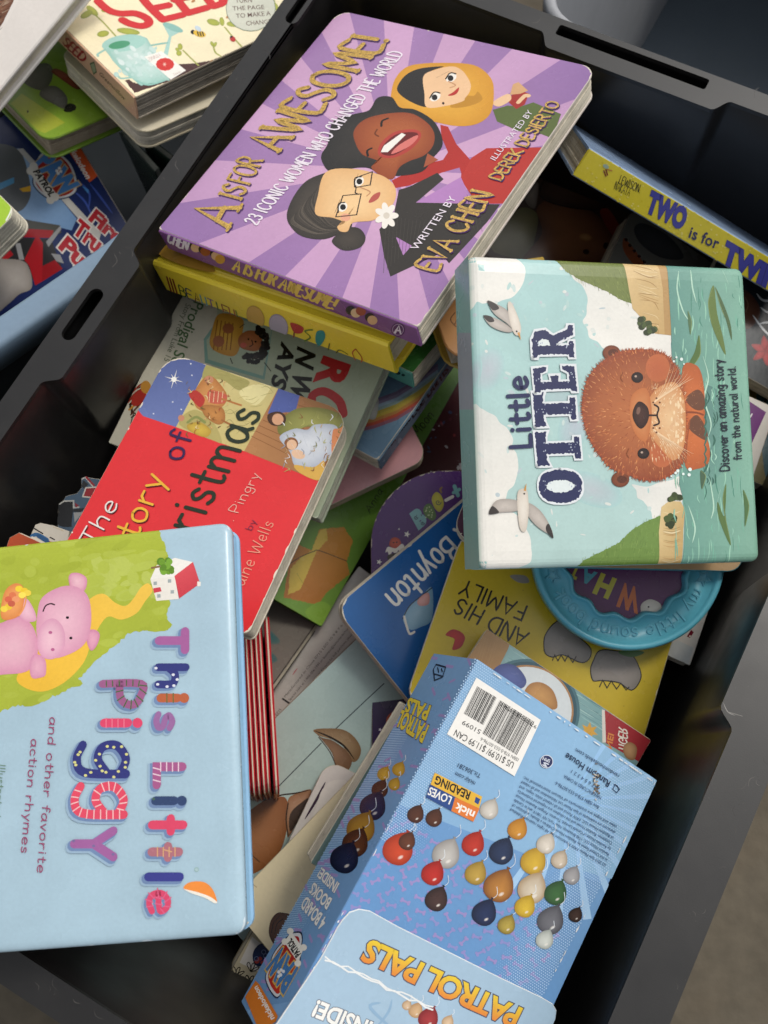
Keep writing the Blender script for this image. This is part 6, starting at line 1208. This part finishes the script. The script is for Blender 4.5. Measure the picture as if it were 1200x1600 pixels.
a.poly(Z((-100, 0), (900, 0), (900, 900), (-100, 900)), '3a2820'); a.fan(Z((100, 700), (250, 480), (370, 500), (360, 640), (300, 760)), '7a744c', '55502f'); a.fan(Z((300, 420), (340, 330), (380, 330), (360, 470)), '8a8078', '5c544c'); a.fan(Z((370, 470), (480, 420), (680, 480), (800, 600), (840, 720), (820, 800), (300, 800), (400, 620)), '8a5a3c', '553320'); a.fan(Z((380, 380), (430, 280), (560, 250), (720, 330), (780, 470), (640, 480), (450, 440)), '4a3226', '2a1c16'); a.poly(Z((740, 500), (790, 475), (860, 590), (830, 650)), '7a2c22', True); a.ell(*Z((655, 640))[0], 11, 6, 10, 'b88a58', '8a5a38'); a.ell(*Z((775, 690))[0], 4, 5, 0, '2a1a14'); a.ell(*Z((660, 725))[0], 5, 4, 0, '2a1a14'); a.done('illustration')
b = B['dino']; a = Art(b.front); Z = Zm(740, 200, 3.75); a.use(GLOSS); a.fan(Z((940, 590), (1000, 560), (1150, 640), (1230, 760), (1100, 760), (980, 680)), '4a4a4c', '3c3c3e'); a.poly(Z((875, 655), (900, 660), (1000, 800), (940, 800), (880, 720)), '8a4a2c', True)
for x, y in ((893, 655), (915, 688), (942, 720), (970, 752), (1000, 785)): a.ell(*Z((x, y))[0], 3, 2.4, 30, '3a1814', n=8)
a.done('illustration')
b = B['rightdark']; a = Art(b.front); Z = Zm(1020, 440, 5)
a.fan(Z((690, 80), (760, 90), (835, 200), (820, 300), (740, 370), (690, 300)), '5c3a2a', '4a2c20'); a.line(Z((720, 120), (745, 180), (725, 240)), '7a5a44', 1.4)
for q in (((810, 90), (850, 140), (900, 150), (960, 140)), ((840, 200), (900, 240), (960, 215)), ((780, 260), (830, 330), (890, 400), (960, 440)), ((830, 330), (900, 320), (980, 350)), ((850, 370), (920, 440))): a.line(Z(*q), 'd5d9dc', 3.4, taper=True)
for t_ in range(6): c_ = Vector(Z((880, 540))[0]); d = Vector((math.cos(t_ * 1.05 + .4), math.sin(t_ * 1.05 + .4))); e = Vector((-d.y, d.x)); a.fan([tuple(c_), tuple(c_ + d * 10 + e * 6), tuple(c_ + d * 24), tuple(c_ + d * 10 - e * 6)], 'b8383a', '8a2428')
a.done('illustration')
b = B['ochre']; a = Art(b.front); a.poly([(1100, 540), (1330, 560), (1330, 800), (1050, 720)], '86783a'); a.fan([(1185, 600), (1240, 560), (1300, 700), (1210, 760), (1190, 700)], '3f7a82', '2f5f68'); a.line([(1198, 560), (1199, 610), (1192, 640)], '15181a', 3); a.done('illustration')
b = B['white']; a = Art(b.front); Z = Zm(1020, 440, 5); a.poly(Z((700, 900), (885, 1020), (775, 1260), (600, 1240)), '6a2c72'); a.line(Z((760, 1060), (775, 1035)), 'ece6ea', 2); a.done('purple_band'); a = Art(b.front); K = Zm(960, 880, 5); a.poly(K((320, 690), (372, 672), (385, 660), (350, 630), (300, 690)), '5c2450'); a.poly(K((565, 572), (590, 585), (620, 540), (600, 520)), '7a1f30'); a.ell(*K((590, 570))[0], 1.6, 1.6, 0, 'e6d8c0', n=8); a.poly(K((372, 690), (490, 600), (615, 660), (575, 810)), 'c9ccca'); a.done('corner_print')
b = B['maroon']; a = Art(b.front)
for i in range(26): a.ell(random.uniform(660, 740), random.uniform(640, 760), random.uniform(1, 4), random.uniform(1, 3), random.uniform(0, 90), random.choice(('8a3438', '3f4a6a', 'b8b0b4', '5c2a34')), n=8)
for i in range(7): a.ell(722 + random.uniform(-6, 6), 728 + random.uniform(-12, 10), random.uniform(2, 5), random.uniform(2, 4), 0, 'b5afb4', n=8)
a.done('illustration'); wear(B['maroonc'], 40, 'ddd2be', .0022, .008)
# ---- blue grey tub
b = B['seed']; a = Art(b.front); a.use(PAINT); Z = Zm(160, 0, 4.444); K = Zm(0, 0, 5.714)
a.poly([(-60, -120), (600, -120), (600, 200), (100, 200)], 'f4e8c4')
a.poly(Z((155, 560), (185, 552), (230, 580), (330, 575), (420, 540), (480, 470), (540, 445), (640, 440), (760, 420), (860, 375), (980, 330), (1100, 330), (1100, 420), (600, 520), (225, 645)), '4a2a26', jag=.0006)
for p_ in (((-100, 60), (0, 150), (60, 215), (105, 265)), ((560, 350), (610, 400), (668, 455)), ((770, 320), (785, 365), (825, 392)), ((850, 190), (900, 250), (985, 345)), ((1120, 20), (1190, 60), (1260, 90))): a.line(Z(*p_), 'a3a656', 2.2)
for x, y, r_, s_, an in ((-70, 75, 26, 8, 40), (-110, 100, 24, 8, 150), (20, 62, 16, 7, -35), (180, 218, 42, 8, 8), (5, 235, 22, 8, -10), (770, 155, 24, 8, 15), (905, 168, 22, 7, 5), (830, 150, 16, 6, 80), (540, 325, 12, 6, 80), (532, 370, 10, 7, 100), (520, 345, 8, 4, 40), (762, 305, 10, 4, 60), (782, 310, 10, 4, 120), (1150, 10, 26, 8, 0), (1195, 40, 20, 7, 50)): a.ell(*Z((x, y))[0], r_ / 2.3, s_ / 1.6, an, 'b5b84a', '97a04a')
# can
a.fan(Z((20, 350), (60, 270), (250, 255), (300, 262), (330, 300), (460, 540), (440, 560), (300, 585), (240, 575)), 'cfe2dc', '9cc6bb'); a.ell(*Z((150, 300))[0], 35, 13, -8, 'a5cfc4'); a.ell(*Z((118, 312))[0], 17, 6, -10, '4f9a74'); a.poly(Z((418, 168), (500, 175), (562, 210), (480, 255), (455, 385), (425, 372), (462, 250)), 'a8cfc6'); a.ell(*Z((490, 192))[0], 17, 5, 22, '8cbcb2'); a.line(Z((345, 315), (400, 305), (450, 298)), '8fbfb4', 3)
a.line(Z((20, 345), (-30, 375), (-30, 390)), '9cc6bb', 3); a.line(Z((235, 560), (320, 590), (430, 560)), '8fbfb4', 3); a.line(Z((40, 340), (80, 420), (200, 540)), '9fc9be', 3); a.line(Z((190, 540), (130, 545), (110, 530)), '9cc6bb', 3)
for i in range(40): a.ell(*Z((random.uniform(90, 380), random.uniform(330, 530)))[0], random.uniform(2, 7), random.uniform(2, 4), 40, random.choice(('d8e6e2', 'b8d6ce', 'c4dcd6')), n=8); a.k -= 2.4e-6
a.poly(Z((290, 395), (410, 355), (580, 490), (475, 555)), 'f1eee6')
for k in range(12): t_ = k * .524; a.ell(*Z((435 + 40 * math.cos(t_), 448 + 28 * math.sin(t_)))[0], 5.5, 4, 0, 'd2342f', n=9)
a.ell(*Z((435, 448))[0], 9, 6.5, 20, 'd2342f'); a.star(*Z((432, 448))[0], 4, 'f0c0b0', 6, .3); a.hand('ZINNIA', *Z((325, 428), (408, 392), (315, 405)), 'c8a8a0', .1); a.hand('Seeds', *Z((498, 525), (545, 505), (490, 512)), 'c8a8a0', .1)
# bee, ladybird, seeds
a.ell(*Z((630, 224))[0], 4, 3.4, 20, '1d1a18'); a.ell(*Z((675, 235))[0], 10, 5, 15, 'e2b83a'); a.ell(*Z((665, 200))[0], 6, 3.4, 40, 'c6d6e0')
for i in range(3): a.line(Z((660 + i * 17, 222), (668 + i * 17, 250)), '1d1a18', 1.6)
a.ell(*Z((905, 272))[0], 5, 4, 40, 'b8302c'); a.ell(*Z((895, 258))[0], 2, 2, 0, '1d1a18', n=8)
for x, y in ((455, 25), (632, 8), (872, 118), (758, 428)): a.ell(*Z((x, y))[0], 3.6, 2, -30, 'b8804a', n=9)
a.ell(*Z((1030, 60))[0], 39, 36, 0, '7c8a74'); a.ell(*Z((1030, 60))[0], 38, 35, 0, 'cfd0c0')
for t_, q in (('TURN', ((925, 22), (1040, 18), (921, -10))), ('THE PAGE', ((905, 75), (1125, 65), (902, 46))), ('TO MAKE A', ((930, 128), (1170, 108), (926, 98))), ('CHANGE', ((1000, 180), (1175, 165), (996, 150)))): a.text(t_, *Z(*q), '5c4038', .005)
a.done('illustration')
a = Art(b.front, b.front.top); RD = 'd0282c'
a.line(Z((-30, 10), (40, 70), (120, 95), (230, 95), (310, 130), (320, 165), (270, 182), (190, 165), (140, 140)), RD, 11)
for q in (((240, -60), (320, 40), (420, 138)), ((420, 138), (555, 105)), ((345, 60), (460, 38)), ((470, -60), (595, 92)), ((595, 92), (725, 55)), ((500, 0), (600, -20)), ((690, -60), (770, 45)), ((770, 45), (835, 20), (830, -30))): a.line(Z(*q), RD, 11, smooth=len(q) > 2)
a.done('lettering')
a = Art(b.L); a.hand('TINY SEED', *K((362, 205), (735, 552), (400, 150)), 'a52a2c', .16); a.text('Greenwillow', *K((882, 662), (1108, 895), (900, 642)), '4a4638', 0); q = K((805, 570), (840, 555), (862, 640), (835, 660)); a.poly(q, 'a0a886'); a.line(q + [q[0]], '5c6a4a', 1, smooth=False); a.done('lettering')
b = B['greenb']; a = Art(b.front); a.use(PAINT); a.poly([(-60, 0), (300, 0), (300, 250), (-60, 250)], '72962c', col2='86a636', ax=((80, 60), (80, 210))); a.poly(K((95, 925), (195, 835), (580, 1095), (400, 1190), (330, 1160)), 'a8b23c'); a.ell(*K((248, 996))[0], 1.4, 2, 0, '1d1d12', n=7)
# soft grey pebble shapes and a small red one, left plain
a.fan(K((160, 680), (180, 610), (300, 580), (420, 565), (470, 620), (460, 720), (400, 800), (330, 800), (240, 760)), '6a6a64', '4c4d46'); a.fan(K((350, 840), (400, 780), (500, 770), (590, 850), (600, 930), (560, 970), (480, 930), (400, 890)), '7c7b76', '54544e'); a.fan(K((600, 930), (660, 930), (680, 970), (630, 1000), (570, 990)), '2c2c26', '1f1f1a'); a.fan(K((460, 640), (500, 610), (600, 660), (680, 720), (760, 760), (690, 800), (590, 740), (520, 690)), '9a4a3a', '6e3a2a'); a.done('illustration')
b = B['topwhite']; a = Art(b.front); a.poly([(-80, -60), (62, -60), (0, 55), (-80, 160)], 'e8e1da'); a.fan([(-60, -40), (10, -30), (22, -5), (16, 12), (8, 28), (-2, 45), (-60, 120)], '8a5c44', '6a4534')
for i in range(70):
    t_ = random.random(); x, y = 24 - 26 * t_ + random.uniform(-14, 1), -14 + 62 * t_ + random.uniform(-12, 4); a.line([(x - 6, y + 4), (x + random.uniform(3, 8), y - random.uniform(1, 6))], random.choice(('5a3a2c', '8a6a54', '3f2a20', 'a58a74')), 1.8, taper='end', up=False)
a.done('illustration')
b = B['wcorner']; a = Art(b.front); a.poly([(-80, 280), (12, 308), (20, 326), (8, 350), (-80, 420)], 'a8cc3e'); a.line([(-20, 290), (0, 302), (12, 312), (18, 326), (10, 344)], 'f2f2e6', 2.4); a.done('illustration')
b = B['fire']; a = Art(b.front); a.use(GLOSS); Z = Zm(0, 220, 5)
a.poly(Z((-300, -400), (1500, -400), (1500, 1800), (-300, 1800)), '1f2b58'); a.poly(Z((-300, 60), (150, 60), (600, 610), (560, 700), (150, 600), (-300, 640)), '8aa6c4', col2='6f90b8', ax=Z((100, 200), (400, 640))); a.poly(Z((-100, 70), (145, 70), (235, 330), (225, 470), (130, 560), (-100, 560)), '55585a', True)
a.poly(Z((-100, 370), (110, 285), (110, 330), (-100, 430)), '4f8ab0'); a.poly(Z((150, 375), (240, 350), (240, 395), (180, 400)), 'c89a30')
a.poly(Z((135, 65), (180, 60), (790, 720), (770, 790)), 'b8b6b0')
for q in (((640, 330), (700, 420), (690, 540)), ((560, 380), (660, 470), (720, 590)), ((700, 330), (800, 460), (880, 570))): a.line(Z(*q), '3c52a0', 3, taper=True); 
a.poly(Z((640, 350), (695, 385), (690, 415), (655, 370)), '4a86c4')
# red engine panels and a plain grey dome
a.poly(Z((100, 600), (470, 660), (480, 720), (420, 740), (100, 690)), '4a4a46'); a.poly(Z((100, 680), (420, 700), (400, 760), (60, 750)), '9a2228'); a.poly(Z((60, 750), (400, 770), (480, 980), (300, 1100), (60, 1000)), '2c2c2e')
for q in (((120, 800), (160, 800), (190, 930), (150, 930)), ((400, 880), (470, 890), (500, 960), (440, 940)), ((360, 790), (470, 665), (480, 690), (380, 830))): a.poly(Z(*q), '8f9092')
a.poly(Z((190, 930), (290, 730), (335, 800), (330, 1100), (275, 1130), (230, 980)), 'a01f26'); a.poly(Z((-50, 820), (60, 830), (105, 890), (60, 925), (-50, 930)), 'a01f26'); a.poly(Z((330, 980), (430, 930), (490, 1000), (330, 1100)), '8f1c22')
a.fan(Z((-60, 960), (60, 925), (180, 940), (225, 990), (250, 1080), (240, 1160), (150, 1200), (60, 1280), (-60, 1340)), 'b0aaa4', '8a847e')
# shield emblem
S2 = ((300, 110), (400, 60), (480, 100), (560, 180), (605, 300), (600, 400), (520, 450), (400, 460), (320, 420), (255, 340), (265, 250)); a.poly(Z(*S2), '23304e', True); a.poly(Z(*[(x + (430 - x) * .05, y + (280 - y) * .05) for x, y in S2]), 'c2c4c6', True); a.poly(Z(*[(x + (430 - x) * .15, y + (280 - y) * .13) for x, y in S2]), '9c2a24', True)
a.text('PAW', *Z((275, 170), (505, 455), (400, 60)), '4a7cb4', .06, out='b8a070', ow=.04, gap=.92)
for x, y in ((262, 200), (240, 235), (430, 440), (395, 462)): a.ell(*Z((x, y))[0], 6.5, 6.5, 0, 'd2cec4')
a.poly(Z((275, 185), (450, 430), (385, 470), (225, 240)), 'd2cec4'); a.text('PATROL', *Z((258, 240), (390, 440), (305, 222)), '1a1a1f', .05)
for x, y in ((445, 235), (465, 215), (475, 240), (455, 255)): a.ell(*Z((x, y))[0], 2.6, 2.4, 0, 'e6e6e2', n=8)
a.poly(Z((520, 60), (640, 25), (700, 90), (770, 270), (700, 325)), 'd0582c'); a.text('nickelodeon', *Z((515, 20), (675, 300), (560, 8)), 'ece4da', .03)
def redword(t_, q): a.text(t_, *Z(*q), 'a8222c', .05, out='ddd6d0', ow=.055)
redword('Fire', ((690, 612), (930, 825), (752, 528))); redword('Truck', ((560, 705), (890, 1000), (625, 600))); redword('Pup', ((455, 830), (720, 1090), (530, 735)))
a.done('illustration')
# ---- shaped books
b = B['truck']; a = Art(b.front); Z = Zm(0, 700, 6)
a.poly(Z((560, 520), (680, 505), (672, 700), (660, 740), (545, 720), (548, 600)), '17181a', True); a.line(Z((560, 525), (600, 498), (690, 495), (690, 560), (740, 555)), 'a9a9a4', 2.2, smooth=False); a.poly(Z((700, 510), (740, 540), (710, 560)), '7a1f28'); a.poly(Z((790, 390), (800, 372), (980, 360), (980, 460), (780, 455)), '8a1f26'); a.line(Z((960, 362), (805, 374), (775, 455), (900, 470)), 'c6c2ba', 1.8, smooth=False); a.line(Z((770, 290), (800, 275), (870, 360)), 'b5b2ac', 2, smooth=False); a.line(Z((810, 275), (880, 350)), '8a1f26', 3, smooth=False); a.poly(Z((780, 300), (830, 340), (790, 380), (760, 360)), '222426'); a.poly(Z((680, 575), (800, 560), (760, 600), (690, 600)), '1d1e20'); a.poly(Z((690, 605), (780, 600), (700, 700)), '8f9090'); a.done('illustration')
b = B['whiteblue']; a = Art(b.front); a.line(Z((318, 752), (400, 802)), '1f1c1c', 2, smooth=False); a.line(Z((470, 838), (510, 858)), '1f1c1c', 2, smooth=False); a.line(Z((300, 825), (350, 812), (440, 860)), '2f5f8f', 6); a.line(Z((360, 825), (450, 880)), '27507c', 6); a.line(Z((470, 890), (560, 920)), 'b8502c', 5); a.line(Z((300, 835), (380, 875), (490, 945)), 'd6d0c6', 2.4); a.line(Z((500, 740), (600, 780)), 'b8a06a', 4, taper=True); a.done('illustration')
b = B['orange']; a = Art(b.front); a.poly(Z((60, 950), (100, 850), (180, 800), (480, 935)), 'bb4f2a', col2='96401f', ax=Z((120, 830), (300, 950))); a.line(Z((195, 800), (350, 870), (492, 938)), 'd8c8b4', 1.5, smooth=False); a.done('illustration')
b = B['whitelow']; a = Art(b.front); a.poly(Z((-40, 1010), (10, 1010), (60, 1045), (-40, 1060)), '2a1520'); a.done('illustration')

D.objects.remove(_fo); D.curves.remove(_fc)
